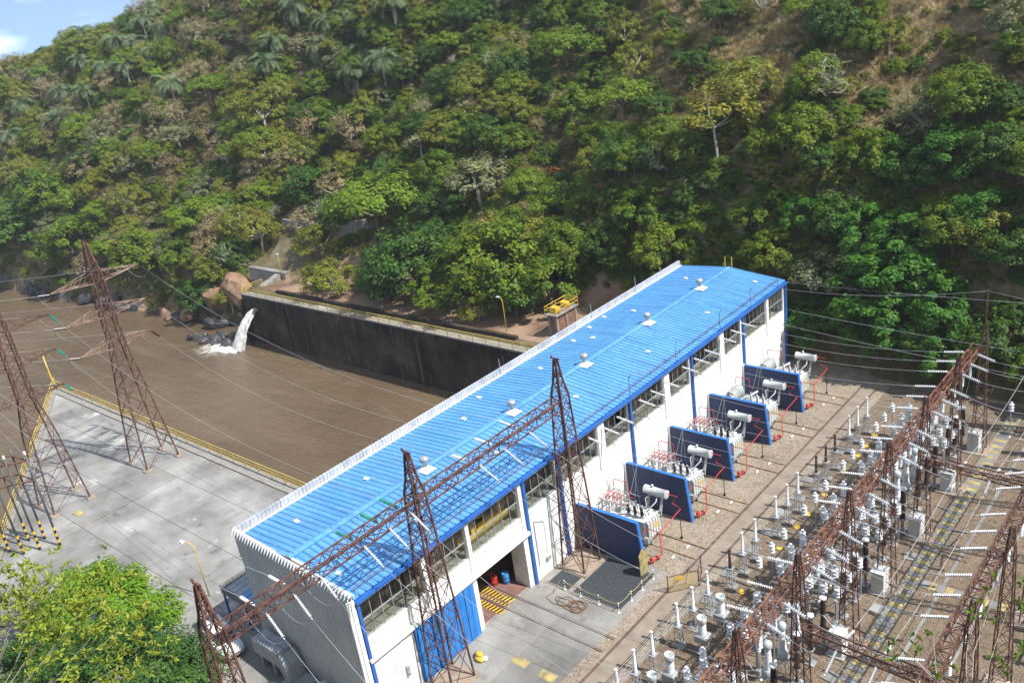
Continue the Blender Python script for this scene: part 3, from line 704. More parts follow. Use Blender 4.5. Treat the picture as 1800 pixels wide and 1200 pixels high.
def drum(x, y, mat, lab):
    d = thing('oil_drum', lab, 'drum', (x, y, 0.02))
    mb = MB(); mb.lathe([(0.28, 0), (0.29, 0.02), (0.29, 0.28), (0.305, 0.3), (0.29, 0.32), (0.29, 0.58), (0.305, 0.6), (0.29, 0.62), (0.29, 0.87), (0.28, 0.9), (0.27, 0.88)], 14); mb.build('body', mat, d, True)
    mb = MB(); mb.lathe([(0.05, 0.885), (0.05, 0.92)], 8, (0.16, 0, 0)); mb.build('bung', MAT['galv'], d)
drum(-2.75, 14.1, MAT['red'], 'red oil drum standing just inside the open powerhouse doorway')
drum(-2.05, 14.75, MAT['drum_blue'], 'blue oil drum standing just inside the open powerhouse doorway')
def hazard(y0, y1, x0, x1, lab):
    h = thing('hazard_plate', lab, 'floor marking', (0, 0, 0.024))
    n = int((x1-x0)/0.16)
    for i in range(n):
        a = x0+(x1-x0)*i/n; w = (x1-x0)/n
        mb = MB(); mb.add([(a, y0, 0), (a+w, y0, 0), (a+w+0.12, y1, 0.004), (a+0.12, y1, 0.004)], [(0, 1, 2, 3)])
        mb.build('stripe', MAT['yellow'] if i % 2 else MAT['black'], h)
hazard(12.95, 13.55, -4.2, -0.3, 'far band of yellow and black hazard stripes on the doorway floor')
hazard(12.5, 12.75, -4.0, -0.1, 'middle band of yellow and black hazard stripes on the doorway floor')
hazard(11.65, 12.2, -3.9, -0.05, 'near band of yellow and black hazard stripes on the doorway floor')
# ------------------------------------------------------------------ fire walls, transformers and their red pipes
fw = MB()
pts = [(0.02, 0), (6.24, 0), (5.82, 3.96), (0.02, 3.96)]
n = len(pts)
fw.add([(x, -0.14, z) for x, z in pts]+[(x, 0.14, z) for x, z in pts], [(0, 1, 2, 3), (7, 6, 5, 4), (0, 4, 5, 1)])
fwm = fw.mesh('panel', MAT['fire_blue'])
fe = MB(); fe.add([(6.24, -0.145, 0), (6.25, 0.145, 0), (5.83, 0.145, 3.97), (5.82, -0.145, 3.96), (0.02, 0.145, 3.97), (0.02, -0.145, 3.96)], [(0, 1, 2, 3), (3, 2, 4, 5)])
fe.add([(6.24, -0.15, 0), (5.82, -0.15, 3.96), (5.72, -0.15, 3.96), (6.13, -0.15, 0)], [(0, 1, 2, 3)])
fem = fe.mesh('edge', MAT['fire_edge'])
fsup = MB(); fsup.box((0.02, -0.22, 0), (0.2, 0.22, 4.0)); fsm = fsup.mesh('wall_bracket', MAT['white'])
YW = [21.56+7.008*i for i in range(5)]
for i, y in enumerate(YW):
    t = thing('fire_wall', f'dark blue fire wall, {ORD[i]} of five counting from the doorway end', 'fire wall', (0, y, 0), 0, 'blue fire walls between the transformers')
    link('panel', fwm, t); link('edge', fem, t); link('wall_bracket', fsm, t)

def bushing(h, r, n, base=0.0):
    """ribbed porcelain profile"""
    p = [(r*0.75, base)]
    for k in range(n):
        z = base+h*(k+0.15)/n; q = 1-0.3*k/n
        p += [(r*0.62*q, z), (r*q, z+h*0.35/n), (r*0.62*q, z+h*0.6/n)]
    return p+[(r*0.45, base+h), (r*0.2, base+h*1.02)]
def make_transformer(label, variant):
    t = thing('transformer', label, 'transformer', (0, 0, 0), 0, 'power transformers in the bays')
    mb = MB(); mb.cbox((1.55, -0.95, 0.28), (4.55, 0.95, 2.0), 0.05); mb.box((1.5, -1.0, 1.92), (4.6, 1.0, 1.99)); mb.box((1.4, -0.8, 0.05), (4.7, -0.6, 0.28)); mb.box((1.4, 0.6, 0.05), (4.7, 0.8, 0.28)); mb.build('tank', MAT['tank'], t)
    mb = MB()
    for x in np.arange(1.8, 4.5, 0.45): mb.box((x, -1.02, 0.3), (x+0.06, -0.955, 1.92)); mb.box((x, 0.955, 0.3), (x+0.06, 1.02, 1.92))
    mb.build('stiffener', MAT['tank'], t)
    for k in range(5):
        y = -0.86+k*0.36
        mb = MB(); mb.cbox((4.56, y, 0.42), (4.86, y+0.28, 1.9), 0.03); mb.build('radiator', MAT['tank'], t)
    mb = MB(); mb.tube([(4.7, -0.9, 2.02), (4.7, 1.0, 2.02)], 0.07, 8); mb.tube([(4.7, -0.9, 0.36), (4.7, 1.0, 0.36)], 0.07, 8); mb.build('header', MAT['tank'], t)
    mb = MB(); mb.box((4.865, 0.02, 1.05), (4.875, 0.42, 1.5)); mb.build('warning_sign', MAT['yellow'], t)
    mb = MB(); mb.box((4.58, -1.25, 0.2), (5.0, -0.98, 0.75)); mb.tube([(4.9, -0.7, 0.25), (5.1, -0.7, 0.25)], 0.16, 10); mb.build('valve', MAT['galv'], t)
    if variant == 0:
        hv = MB(); hv.lathe([(0.11, 0), (0.13, 0.12)]+bushing(1.0, 0.15, 8, 0.12), 10); hvm = hv.mesh('bushing', MAT['porc_brown'], True)
    else:
        hv = MB(); hv.lathe([(0.16, 0), (0.18, 0.2), (0.14, 0.25)]+bushing(1.0, 0.16, 8, 0.25)+[(0.04, 1.28), (0.04, 1.5)], 10); hvm = hv.mesh('bushing', MAT['porcelain'], True)
    for x, y in ((2.9, -0.5), (3.5, -0.45), (4.1, -0.4)):
        b = link('bushing', hvm, t, (x, y, 1.98)); b.rotation_euler = (0.22, 0.05, 0)
        mb = MB(); mb.lathe([(0.19, 0), (0.19, 0.24), (0.14, 0.3)], 12, (x, y, 1.97)); mb.build('turret', MAT['tank'], t, True)
    lv = MB(); lv.lathe(bushing(0.45, 0.11, 4), 8); lvm = lv.mesh('low_voltage_bushing', MAT['porcelain'], True)
    for x in (1.9, 2.3, 2.7, 3.1, 3.5): link('low_voltage_bushing', lvm, t, (x, 0.45, 1.98))
    mb = MB()
    for k in range(6): mb.cbox((2.35+0.33*k, -0.15, 1.99), (2.6+0.33*k, 0.22, 2.2+0.05*(k % 2)), 0.03)
    mb.cbox((1.7, -0.7, 1.99), (2.2, -0.2, 2.35), 0.04); mb.cbox((3.9, 0.1, 1.99), (4.4, 0.7, 2.25), 0.04); mb.build('lid_box', MAT['tank'], t)
    c = link('conservator', None, t)
    mb = MB(); mb.lathe([(0.30, 0), (0.37, 0.03), (0.37, 0.06), (0.35, 0.07), (0.35, 2.0), (0.37, 2.01), (0.37, 2.05), (0.30, 2.08)], 20, (3.35, 1.25, 3.55), 'x'); mb.lathe([(0.10, 0), (0.10, 0.5), (0.05, 0.55)], 8, (4.1, 1.25, 3.6)); mb.build('drum', MAT['tank'], c, True)
    mb = MB()
    for x in (3.75, 4.95): mb.bar((x, 1.25, 3.25), (x-0.15, 0.95, 2.0), 0.1); mb.bar((x, 1.35, 3.3), (x-0.1, 1.0, 1.6), 0.08)
    mb.build('bracket', MAT['tank'], c)
    mb = MB(); mb.tube([(4.6, 1.1, 3.3), (4.75, 0.6, 3.05), (4.3, 0.2, 2.5), (4.2, 0.1, 2.2)], 0.05, 8); mb.tube([(3.9, 1.1, 3.3), (3.7, 0.7, 3.0), (3.9, 0.5, 2.6), (3.8, 0.4, 2.2)], 0.04, 6); mb.build('pipe', MAT['tank'], c, True)
    mb = MB()                                   # bus duct frame between the tank and the powerhouse wall
    if variant == 0:
        for x in (0.5, 1.0, 1.5, 2.0):
            mb.bar((x, -0.9, 0.0), (x, -0.9, 2.9), 0.05); mb.bar((x, 0.9, 0.0), (x, 0.9, 2.9), 0.05); mb.bar((x, -0.9, 2.9), (x, 0.9, 2.9), 0.05)
        for y in (-0.9, 0.0, 0.9): mb.bar((0.4, y, 2.9), (3.1, y, 2.9), 0.05)
        mb.bar((1.5, -0.9, 2.2), (3.3, 0.1, 3.0), 0.07); mb.bar((0.5, -0.9, 2.0), (2.0, -0.9, 2.6), 0.04); mb.bar((0.5, 0.9, 2.0), (2.0, 0.9, 2.6), 0.04)
        mb.bar((2.0, -0.9, 2.5), (3.2, -0.6, 2.75), 0.05)
        mb.build('bus_frame', MAT['galv'], t)
        mb = MB()
        for x in (0.6, 1.0, 1.4, 1.8):
            for y in (-0.6, 0.0, 0.6): mb.lathe([(0.07, 2.35), (0.1, 2.45), (0.06, 2.5), (0.1, 2.6), (0.06, 2.68), (0.09, 2.78), (0.05, 2.88)], 6, (x, y, 0))
        mb.build('bus_insulator', MAT['porcelain'], t)
        mb = MB()
        for x in (0.6, 1.0, 1.4, 1.8): mb.tube([(x, -0.6, 2.95), (x, 0.6, 2.95)], 0.035, 6)
        for y in (-0.6, 0.0, 0.6): mb.tube([(0.02, y, 2.75), (2.6, y, 2.75)], 0.035, 6)
        mb.build('busbar', MAT['red'], t)
    else:
        for k in range(7):
            y = -0.8+k*0.27
            mb.tube([(1.4, y, 2.0), (1.2, y, 2.9), (0.6, y, 3.0), (0.4, y, 2.4)], 0.09, 8)
        mb.tube([(0.9, -1.0, 2.7), (0.9, 1.0, 2.7)], 0.14, 10); mb.tube([(1.9, -0.9, 2.3), (3.0, 0.6, 2.9)], 0.1, 8)
        mb.build('cooler_pipework', MAT['tank'], t, True)
        mb = MB()
        for x in np.arange(2.2, 4.5, 0.24): mb.cbox((x, -1.3, 0.5), (x+0.1, 1.1, 2.12), 0.03)
        mb.box((2.15, -1.28, 0.6), (4.5, -1.22, 2.0))
        mb.build('cooling_fin', MAT['tank'], t)
    return t
protoA = make_transformer('grey transformer with round conservator drum, nearest the doorway', 0)
protoB = make_transformer('whiter transformer with pale tall bushings, fourth from the doorway', 1)
protoA.location = (0, YW[0]+3.55, 0); protoB.location = (0, YW[3]+3.55, 0)
TR = [protoA]
for i, lab in ((1, 'grey transformer with round conservator drum, second from the doorway'), (2, 'grey transformer with round conservator drum, third from the doorway')):
    TR.append(copy_tree(protoA, None, (0, YW[i]+3.55, 0), None, lab))
TR.append(protoB); TR.append(copy_tree(protoB, None, (0, YW[4]+3.55, 0), None, 'transformer half hidden behind the last fire wall at the powerhouse end'))

def make_pipe(label):
    t = thing('sprinkler_pipe', label, 'pipe', (0, 0, 0), 0, 'red sprinkler pipes around the transformers')
    r = 0.038
    mb = MB(); mb.tube([(6.35, 0.4, 0.3), (6.4, 0.5, 0.3), (6.58, 1.7, 0.3), (6.58, 1.7, 2.3)], r*1.3, 8); mb.build('riser', MAT['red'], t, True)
    mb = MB(); mb.tube([(6.58, 1.7, 2.3), (6.72, 4.6, 2.8), (5.9, 4.65, 3.05), (6.45, 4.65, 3.8), (5.75, 4.65, 3.75), (5.5, 4.65, 3.9)], r, 8); mb.build('ring_main', MAT['red'], t)
    mb = MB(); mb.tube([(6.58, 1.7, 2.3), (5.5, 1.7, 2.3), (5.3, 1.2, 2.0)], r*0.9, 8); mb.tube([(0.4, 4.6, 3.0), (0.4, 4.6, 3.6), (0.6, 4.6, 3.75), (1.9, 4.6, 3.75), (1.9, 4.6, 3.0), (2.2, 4.6, 2.9)], r*0.9, 8); mb.build('branch', MAT['red'], t)
    mb = MB(); mb.lathe([(0.16, 0.0), (0.16, 0.35), (0.1, 0.45)], 10, (6.3, 0.75, 0.1)); mb.lathe([(0.2, 0), (0.2, 0.06)], 10, (6.5, 1.2, 0.28), 'y'); mb.build('deluge_valve', MAT['red'], t, True)
    mb = MB(); mb.tube([(6.6, 4.6, 0.0), (6.6, 4.6, 2.75)], 0.035, 6); mb.lathe([(0.14, 0), (0.05, 0.25)], 6, (6.6, 4.6, 0)); mb.build('support_post', MAT['black'], t)
    mb = MB(); mb.tube([(7.3, 1.9, 0.06), (7.3, 2.3, 0.06)], 0.07, 8); mb.tube([(7.6, 3.6, 0.06), (7.6, 4.0, 0.06)], 0.07, 8); mb.build('drain_stub', MAT['white'], t)
    return t
p0 = make_pipe('red sprinkler pipework around the transformer nearest the doorway'); p0.location = (0, YW[0], 0)
for i in range(1, 5):
    copy_tree(p0, None, (0, YW[i], 0), None, f'red sprinkler pipework around the {ORD[i]} transformer counted from the doorway')

# ------------------------------------------------------------------ lattice steel
def lattice_legs(c, stages):
    """four leg polylines for stages [(z, half_x, half_y)]"""
    return [[(c[0]+sx*hx_, c[1]+sy*hy_, z) for z, hx_, hy_ in stages] for sx, sy in ((-1, -1), (1, -1), (1, 1), (-1, 1))]
def lattice_tower(root, c, stages, mat, legw=0.10, brw=0.04, pads=0.0, panel=1.0, padmat=None):
    legs = lattice_legs(c, stages)
    for lg in legs:
        mb = MB()
        for a, b in zip(lg[:-1], lg[1:]): mb.bar(a, b, legw)
        mb.build('leg', mat, root)
    br = MB()
    for f in range(4):
        A, B = legs[f], legs[(f+1) % 4]
        for k in range(len(stages)-1):
            a0, a1, b0, b1 = Vector(A[k]), Vector(A[k+1]), Vector(B[k]), Vector(B[k+1])
            z0, z1 = stages[k][0], stages[k+1][0]
            wmid = (a0-b0).length*0.5+(a1-b1).length*0.5
            if wmid < 0.12: continue
            n_ = max(1, round((z1-z0)/(panel*max(0.55, wmid))))
            for i in range(n_):
                t0, t1 = i/n_, (i+1)/n_
                p, q, r_, s_ = a0.lerp(a1, t0), b0.lerp(b1, t0), a0.lerp(a1, t1), b0.lerp(b1, t1)
                br.bar(p, s_, brw); br.bar(q, r_, brw)
                br.bar(r_, s_, brw)
    br.build('bracing', mat, root)
    if pads:
        mb = MB(); mb.cbox((c[0]-pads, c[1]-pads, -0.05), (c[0]+pads, c[1]+pads, 0.14), 0.03); mb.build('footing', padmat or MAT['concrete_rust'], root)
def truss(root, a, b, w, h, mat, chord=0.10, brw=0.055, step=1.0, name='beam'):
    """box truss between a and b (horizontal), section w x h, chords as separate pieces"""
    a, b = Vector(a), Vector(b); d = (b-a); Lg = d.length; d.normalize(); s = d.cross(Vector((0, 0, 1))).normalized(); u = Vector((0, 0, 1))
    bm_ = link(name, None, root)
    cs = [s*w/2+u*h/2, -s*w/2+u*h/2, -s*w/2-u*h/2, s*w/2-u*h/2]
    for q in cs:
        mb = MB(); mb.bar(a+q, b+q, chord, None, 4, 0, True); mb.build('chord', mat, bm_)
    n_ = max(2, round(Lg/step)); mb = MB()
    for f in range(4):
        p, q = cs[f], cs[(f+1) % 4]
        for i in range(n_):
            c0, c1 = a+d*(Lg*i/n_), a+d*(Lg*(i+1)/n_)
            if i % 2 == 0: mb.bar(c0+p, c1+q, brw)
            else: mb.bar(c0+q, c1+p, brw)
            mb.bar(c0+p, c0+q, brw)
    mb.build('bracing', mat, bm_)
    return bm_
BX, BZ = 1.6, 14.15
ga = thing('roof_gantry', 'dark red lattice gantry standing in front of the powerhouse and crossing above its roof', 'gantry', (0, 0, 0))
for k, (cy, mt) in enumerate(((-9.4, MAT['rust_dark']), (4.95, MAT['rust']), (19.55, MAT['rust']))):
    tw = link('tower', None, ga)
    lattice_tower(tw, (BX, cy), [(0, 1.05, 1.05), (8.0, 0.72, 0.72), (BZ-0.4, 0.48, 0.48), (BZ+0.6, 0.45, 0.45), (BZ+1.6, 0.26, 0.26), (17.5, 0.09, 0.09)], mt, 0.105, 0.042, 1.35, 1.3)
    mb = MB(); mb.bar((BX-0.35, cy, 17.55), (BX+0.35, cy, 17.55), 0.10); mb.lathe([(0.05, 17.55), (0.09, 17.65), (0.05, 17.75)], 6, (BX-0.35, cy, 0)); mb.build('top_cap', mt, tw)
truss(ga, (BX, -9.0, BZ), (BX, 19.3, BZ), 0.85, 0.8, MAT['rust'], 0.085, 0.042, 1.0)

def gantry_row(name, label, x, ys, bz, top, y0, y1, mat):
    g = thing(name, label, 'gantry', (0, 0, 0))
    for k, y in enumerate(ys):
        tw = link('tower', None, g)
        lattice_tower(tw, (x, y), [(0, 0.52, 0.52), (bz-0.35, 0.26, 0.26), (bz+0.5, 0.24, 0.24), (top, 0.10, 0.10)], mat, 0.06, 0.026, 1.0, 1.7)
    truss(g, (x-0.75, y0, bz), (x-0.75, y1, bz), 0.68, 0.68, MAT['rust_beam'] if mat is MAT['rust'] else mat, 0.08, 0.04, 0.8)
    return g
CY = [7.0, 14.1, 21.3, 27.9, 35.0, 42.3, 49.3]
gc = gantry_row('bus_gantry', 'long rusty lattice gantry over the switchyard, the row nearer the powerhouse', 21.9, CY, 9.1, 11.7, 3.0, 50.2, MAT['rust'])
mb = MB(); mb.tube([(21.9, 49.3, 11.6), (21.9, 49.3, 14.6)], 0.07, 6); mb.build('spire', MAT['rust'], gc)
gd = gantry_row('bus_gantry', 'rusty lattice gantry at the switchyard edge, the row farther from the powerhouse', 30.6, [8.0, 15.0, 22.0, 29.0, 36.0, 43.0], 9.3, 11.6, 4.0, 44.0, MAT['rust_dark'])
for y, lab in ((14.1, 'rusty lattice cross beam joining the two switchyard gantries, the nearer one'), (35.0, 'rusty lattice cross beam joining the two switchyard gantries, the farther one')):
    t = thing('cross_beam', lab, 'beam', (0, 0, 0)); truss(t, (22.3, y, 6.6), (30.2, y-0.3, 6.6), 0.55, 0.55, MAT['rust'], 0.07, 0.035, 0.75)
for x, y, lab in ((33.5, 52.0, 'dim rusty lattice mast under the hillside trees beyond the switchyard'), (27.0, 55.0, 'thin rusty lattice mast between the hillside and the yard gantry end')):
    t = thing('lattice_mast', lab, 'mast', (0, 0, 0)); lattice_tower(t, (x, y), [(0, 0.5, 0.5), (13.0, 0.25, 0.25)], MAT['rust_dark'], 0.1, 0.05, 0.8, 1.3)
t = thing('bus_gantry', 'rusty lattice beam in the shade at the hillside end of the yard', 'gantry'); truss(t, (27.0, 55.0, 9.0), (60, 54, 9.0), 0.6, 0.6, MAT['rust_dark'], 0.09, 0.05, 0.9)
for q in (44, 58): lattice_tower(link('tower', None, t), (q, 54.6), [(0, 0.5, 0.5), (9.5, 0.3, 0.3)], MAT['rust_dark'], 0.1, 0.05, 0.8, 1.3)

# pylons on the pier
def pylon(label, c, top, arms, mat, mat2, w0):
    t = thing('pylon', label, 'pylon', (0, 0, 0))
    hb = arms[-1][0]
    st = [(0, w0, w0), (3.0, w0*0.86, w0*0.86), (8.5, w0*0.60, w0*0.60), (hb, 0.62, 0.62), (arms[0][0]+0.6, 0.5, 0.5), (top, 0.07, 0.07)]
    lattice_tower(t, c, st, mat, 0.125, 0.042, 0.0, 1.1)
    for z, ln, dirs in arms:
        for s in dirs:
            a = link('arm', None, t); mb = MB(); w = 0.55; e = Vector((c[0], c[1]+s*ln, z+0.05))
            for q in (-1, 1):
                mb.bar((c[0]+q*w, c[1]+s*w, z-0.25), e, 0.07); mb.bar((c[0]+q*w, c[1]+s*w, z+0.75), e, 0.055)
                for k in range(1, 4):
                    f = k/4; p1 = Vector((c[0]+q*w, c[1]+s*w, z-0.25)).lerp(e, f); p2 = Vector((c[0]+q*w, c[1]+s*w, z+0.75)).lerp(e, f-0.12); mb.bar(p1, p2, 0.045)
            for k in range(0, 4):
                f = k/4; p1 = Vector((c[0]-w, c[1]+s*w, z-0.25)).lerp(e, f); p2 = Vector((c[0]+w, c[1]+s*w, z-0.25)).lerp(e, f+0.2); mb.bar(p1, p2, 0.045)
            mb.build('truss', mat2, a)
    for q in ((-1, -1), (1, -1), (1, 1), (-1, 1)):
        mb = MB(); mb.cbox((c[0]+q[0]*w0-0.4, c[1]+q[1]*w0-0.4, -0.05), (c[0]+q[0]*w0+0.4, c[1]+q[1]*w0+0.4, 0.16), 0.04); mb.build('footing', MAT['concrete_rust'], t)
    return t
P2, P1 = (-49.6, 11.3), (-50.2, 1.6)
ARM2 = [(20.6, 4.6, (-1, 1)), (17.0, 4.2, (-1, 1)), (13.6, 3.8, (-1, 1))]
ARM1 = [(18.7, 4.6, (-1, 1)), (15.2, 4.2, (-1, 1)), (11.6, 3.8, (-1, 1))]
pylon('tall rusty lattice pylon on the concrete pier beside the channel railing', P2, 24.6, ARM2, MAT['rust'], MAT['rust_pale'], 1.85)
pylon('rusty lattice pylon on the pier with its head cut by the picture edge', P1, 22.8, ARM1, MAT['rust'], MAT['rust'], 1.85)

# ------------------------------------------------------------------ insulators and conductors
def string_mesh(n, r, mat, Ln):
    mb = MB(); mb.tube([(0, 0, 0), (0.12, 0, 0)], 0.025, 5)
    p = []
    for k in range(n):
        x = 0.12+(Ln-0.24)*k/n; s = (Ln-0.24)/n
        p += [(r*0.35, x), (r, x+s*0.35), (r*0.9, x+s*0.5), (r*0.35, x+s*0.62)]
    mb.lathe([(q[0], q[1]) for q in p], 9, (0, 0, 0), 'x'); mb.tube([(Ln-0.12, 0, 0), (Ln, 0, 0)], 0.025, 5)
    return mb.mesh('insulator_string', mat, False)
STR = {'white': string_mesh(12, 0.10, MAT['porcelain'], 1.8), 'green': string_mesh(12, 0.115, MAT['porc_green'], 1.9), 'brown': string_mesh(12, 0.11, MAT['porc_brown'], 1.9), 'grey': string_mesh(10, 0.14, MAT['porc_grey'], 1.6), 'vert': string_mesh(9, 0.13, MAT['porcelain'], 1.65)}
SL = {'white': 1.8, 'green': 1.9, 'brown': 1.9, 'grey': 1.6, 'vert': 1.65}
def insulator(kind, a, to, label, group):
    """string from a towards 'to'; returns its free end"""
    a = Vector(a); d = (Vector(to)-a).normalized()
    o = link('insulator_string', STR[kind], None, a)
    o.rotation_euler = d.to_track_quat('X', 'Z').to_euler()
    tag(o, label, 'insulator', group)
    return a+d*SL[kind]
def wire(a, b, sag, label, group, r=0.014, n=14):
    a, b = Vector(a), Vector(b); pts = []
    for k in range(n+1):
        t = k/n; p = a.lerp(b, t); p.z -= 4*sag*t*(1-t); pts.append(p)
    mb = MB(); mb.tube([p-a for p in pts], r, 4)
    o = mb.build('conductor', MAT['wire'], None, True, a)
    return tag(o, label, 'wire', group)
def jumper(a, b, drop, label, group):
    return wire(a, b, drop, label, group, 0.016, 8)
GI = 'insulator strings on the roof gantry'; GW = 'conductors over the roof and river'
yl = [(15.2, 'white'), (12.55, 'white'), (10.2, 'white'), (3.9, 'green'), (2.2, 'green'), (0.25, 'green'), (-2.9, 'white'), (-4.6, 'white'), (-6.6, 'white')]
armpts2 = [(P2[0], P2[1]+s*ln, z) for z, ln, d in ARM2 for s in (1,)]
armpts1 = [(P1[0], P1[1]+s*ln, z) for z, ln, d in ARM1 for s in (1,)]
armpts1b = [(P1[0], P1[1]-ln, z) for z, ln, d in ARM1]
tgt = armpts2+armpts1+armpts1b
names = ['pier-side pylon', 'cut-off pylon', 'cut-off pylon']
lev = ['top', 'middle', 'lowest']
for i, (y, kd) in enumerate(yl):
    a = Vector((BX-0.5, y, BZ-0.1)); far = Vector(tgt[i])
    aim = far.copy(); aim.z -= 3.0
    e1 = insulator(kd, a, aim, f'{kd if kd != "white" else "white"} insulator string on the river side of the roof gantry, {ORD[i]} from its far end', GI)
    k2 = 'brown' if i < 3 else 'green'
    aim2 = e1.copy(); aim2.z -= 6
    e2 = insulator(k2, far+Vector((0.1, 0, -0.1)), aim2, f'{k2} insulator string on the {lev[i%3]} {"river-side" if i < 6 else "tree-side"} arm of the {names[i//3]}', 'insulator strings on the pylons')
    wire(e1, e2, 2.2, f'conductor from roof gantry to the {lev[i%3]} {"river-side" if i < 6 else "tree-side"} arm of the {names[i//3]}', GW)
for c, arms, nm in ((P2, ARM2, 'pier-side pylon'), (P1, ARM1, 'cut-off pylon')):           # the far side of each pylon, spans leaving across the river
    for j, (z, ln, _) in enumerate(arms):
        for s in (-1, 1):
            if nm == 'cut-off pylon' and s < 0: continue
            a = Vector((c[0], c[1]+s*ln, z-0.05)); far = Vector((-330, c[1]+s*ln-95, z+9))
            wh = "channel-side" if s > 0 else "pier-side"
            e = insulator('brown' if nm[0] == 'p' else 'green', a, far-Vector((0, 0, 40)), f'insulator string over the river on the {lev[j]} {wh} arm of the {nm}', 'insulator strings on the pylons')
            wire(e, far, 9, f'conductor leaving the {lev[j]} {wh} arm of the {nm} across the river', GW, 0.014, 24)
            jumper(e, a+Vector((1.9, 0, -0.4)), 0.9, f'slack jumper loop under the {lev[j]} {wh} arm of the {nm}', 'jumper loops')
# right side of the roof gantry: strings and conductors falling to the yard
yr = [15.2, 12.6, 10.2, 4.0, 2.2, 0.2, -3.0, -4.8, -6.6]
yd = [18.6, 16.6, 14.6, 11.6, 9.6, 7.6, 4.4, 2.4, 0.4]
for i, y in enumerate(yr):
    a = Vector((BX+0.5, y, BZ-0.15)); far = Vector((20.7, y+1.0-1.6*(i//3), 9.25))
    e1 = insulator('white', a, far-Vector((0, 0, 6)), f'white insulator string on the yard side of the roof gantry, {ORD[i]} from its far end', GI)
    e2 = insulator('white', far, e1-Vector((0, 0, 5)), f'white insulator string receiving the {ORD[i]} roof gantry conductor at the yard gantry', 'strain insulators on the yard gantry') if far.y > 3.2 else far
    wire(e1, e2, 0.9, f'conductor from the roof gantry down to the yard gantry, {ORD[i]} from the far end', 'conductors from roof gantry to yard')
    jumper(e1+Vector((0, 0, -0.02)), Vector((BX-2.1, y, BZ-0.9)), 1.1, f'slack jumper loop under the roof gantry, {ORD[i]} from its far end', 'jumper loops')
# facade strings and conductors to the yard gantry
FI = [49.2, 47.2, 45.25, 42.2, 40.2, 38.2, 35.0, 33.0, 31.15, 27.85, 25.85, 23.95]
GC = [48.4, 46.4, 44.3, 41.4, 39.5, 37.4, 34.2, 32.3, 30.3, 27.0, 25.0, 23.1]
for i, (y, yg) in enumerate(zip(FI, GC)):
    a = Vector((0.12, y, 8.6)); b = Vector((20.7, yg, 9.35))
    e1 = insulator('white', a, b-Vector((0, 0, 3)), f'white insulator string on the powerhouse facade, {ORD[i]} from the hillside end', 'insulator strings on the facade')
    e2 = insulator('white', b, e1-Vector((0, 0, 2.5)), f'white strain insulator between facade and yard gantry, {ORD[i]} from the hillside end', 'strain insulators on the yard gantry')
    wire(e1, e2, 0.55, f'conductor between the facade and the yard gantry, {ORD[i]} from the hillside end', 'conductors from facade to yard')
    yb = YW[3-i//3]+3.55; bx_t = (2.9, 3.5, 4.1)[i % 3]
    if 0 <= i < 12:
        x0 = bx_t+0.1; t_ = (x0-e1.x)/(e2.x-e1.x); top = e1.lerp(e2, t_); top.z -= 4*0.55*t_*(1-t_)
        wire(top, (bx_t, yb-0.55, 3.1), 0.05, f'drop wire to the {ORD[i%3]} bushing of the {ORD[3-i//3]} transformer from the doorway', 'drop wires to the transformers', 0.014, 6)
# overhead wires crossing to the far right
for i, (a, b, sg) in enumerate((((0.2, 59.0, 9.4), (75, 60, 15.5), 1.6), ((0.2, 57.6, 9.2), (21.9, 49.3, 14.5), 0.6), ((21.9, 49.3, 14.5), (75, 44, 13.0), 1.0), ((0.3, 55.5, 8.0), (75, 50.5, 11.0), 1.6), ((0.3, 53.0, 7.6), (75, 46.5, 10.0), 1.8))):
    wire(a, b, sg, ('topmost earth wire from the far facade corner toward the hillside', 'wire from the far facade corner to the gantry spire', 'wire leaving the gantry spire over the yard edge', 'upper of two long wires passing behind the yard gantry', 'lower of two long wires passing behind the yard gantry')[i], 'wires past the yard gantry', 0.016, 16)
# strain strings on the other side of gantry C and gantry D, hanging strings below
for i, yg in enumerate(GC+[20.3, 18.3, 16.3, 12.6, 10.6]):
    a = Vector((21.55, yg+0.15, 9.25)); b = Vector((29.4, yg-0.6, 9.45))
    e1 = insulator('grey', a, b-Vector((0, 0, 2.2)), f'grey strain insulator on the middle yard gantry, {ORD[i]} from the hillside end', 'strain insulators on the yard gantry')
    if yg < 43.5:
        e2 = insulator('white', b, e1-Vector((0, 0, 2.2)), f'white strain insulator on the edge gantry, {ORD[i]} from the hillside end', 'strain insulators on the edge gantry')
    else: e2 = b
    wire(e1, e2, 0.3, f'conductor between the two yard gantries, {ORD[i]} from the hillside end', 'conductors between the yard gantries', 0.018, 8)
    insulator('vert', (21.15, yg, 8.75), (21.2, yg, 5), f'white insulator column hanging beneath the middle yard gantry, {ORD[i]} from the hillside end', 'hanging insulators on the yard gantry')
for i, yg in enumerate((38.2, 33.0, 30.8, 27.5, 24.6, 22.2, 19.0, 16.4, 13.8)):
    insulator('vert', (29.95, yg, 8.9), (30.0, yg, 5), f'white insulator column hanging beneath the edge gantry, {ORD[i]} from the hillside end', 'hanging insulators on the edge gantry')
for k, (y, nm) in enumerate(((14.1, 'nearer'), (35.0, 'farther'))):
    for j, x in enumerate((24.2, 26.4, 28.6)):
        for s, w_ in ((-1, 'near'), (1, 'hillside')):
            a = Vector((x, y+s*0.35, 6.4))
            e = insulator('white', a, (x+0.1, y+s*6, 5.0), f'white strain insulator on the {w_} side of the {nm} cross beam, {ORD[j]} along it', 'strain insulators on the cross beams')
    for j, x in enumerate((24.2, 26.4, 28.6)):
        y2 = 35.0 if k == 0 else 58.0
        wire((x, y+2.2, 6.05), (x, y2-2.2, 6.1), 0.5, f'low conductor {"between the cross beams" if k == 0 else "beyond the farther cross beam"}, {ORD[j]} from the middle gantry', 'lower conductors over the trench', 0.022, 12)
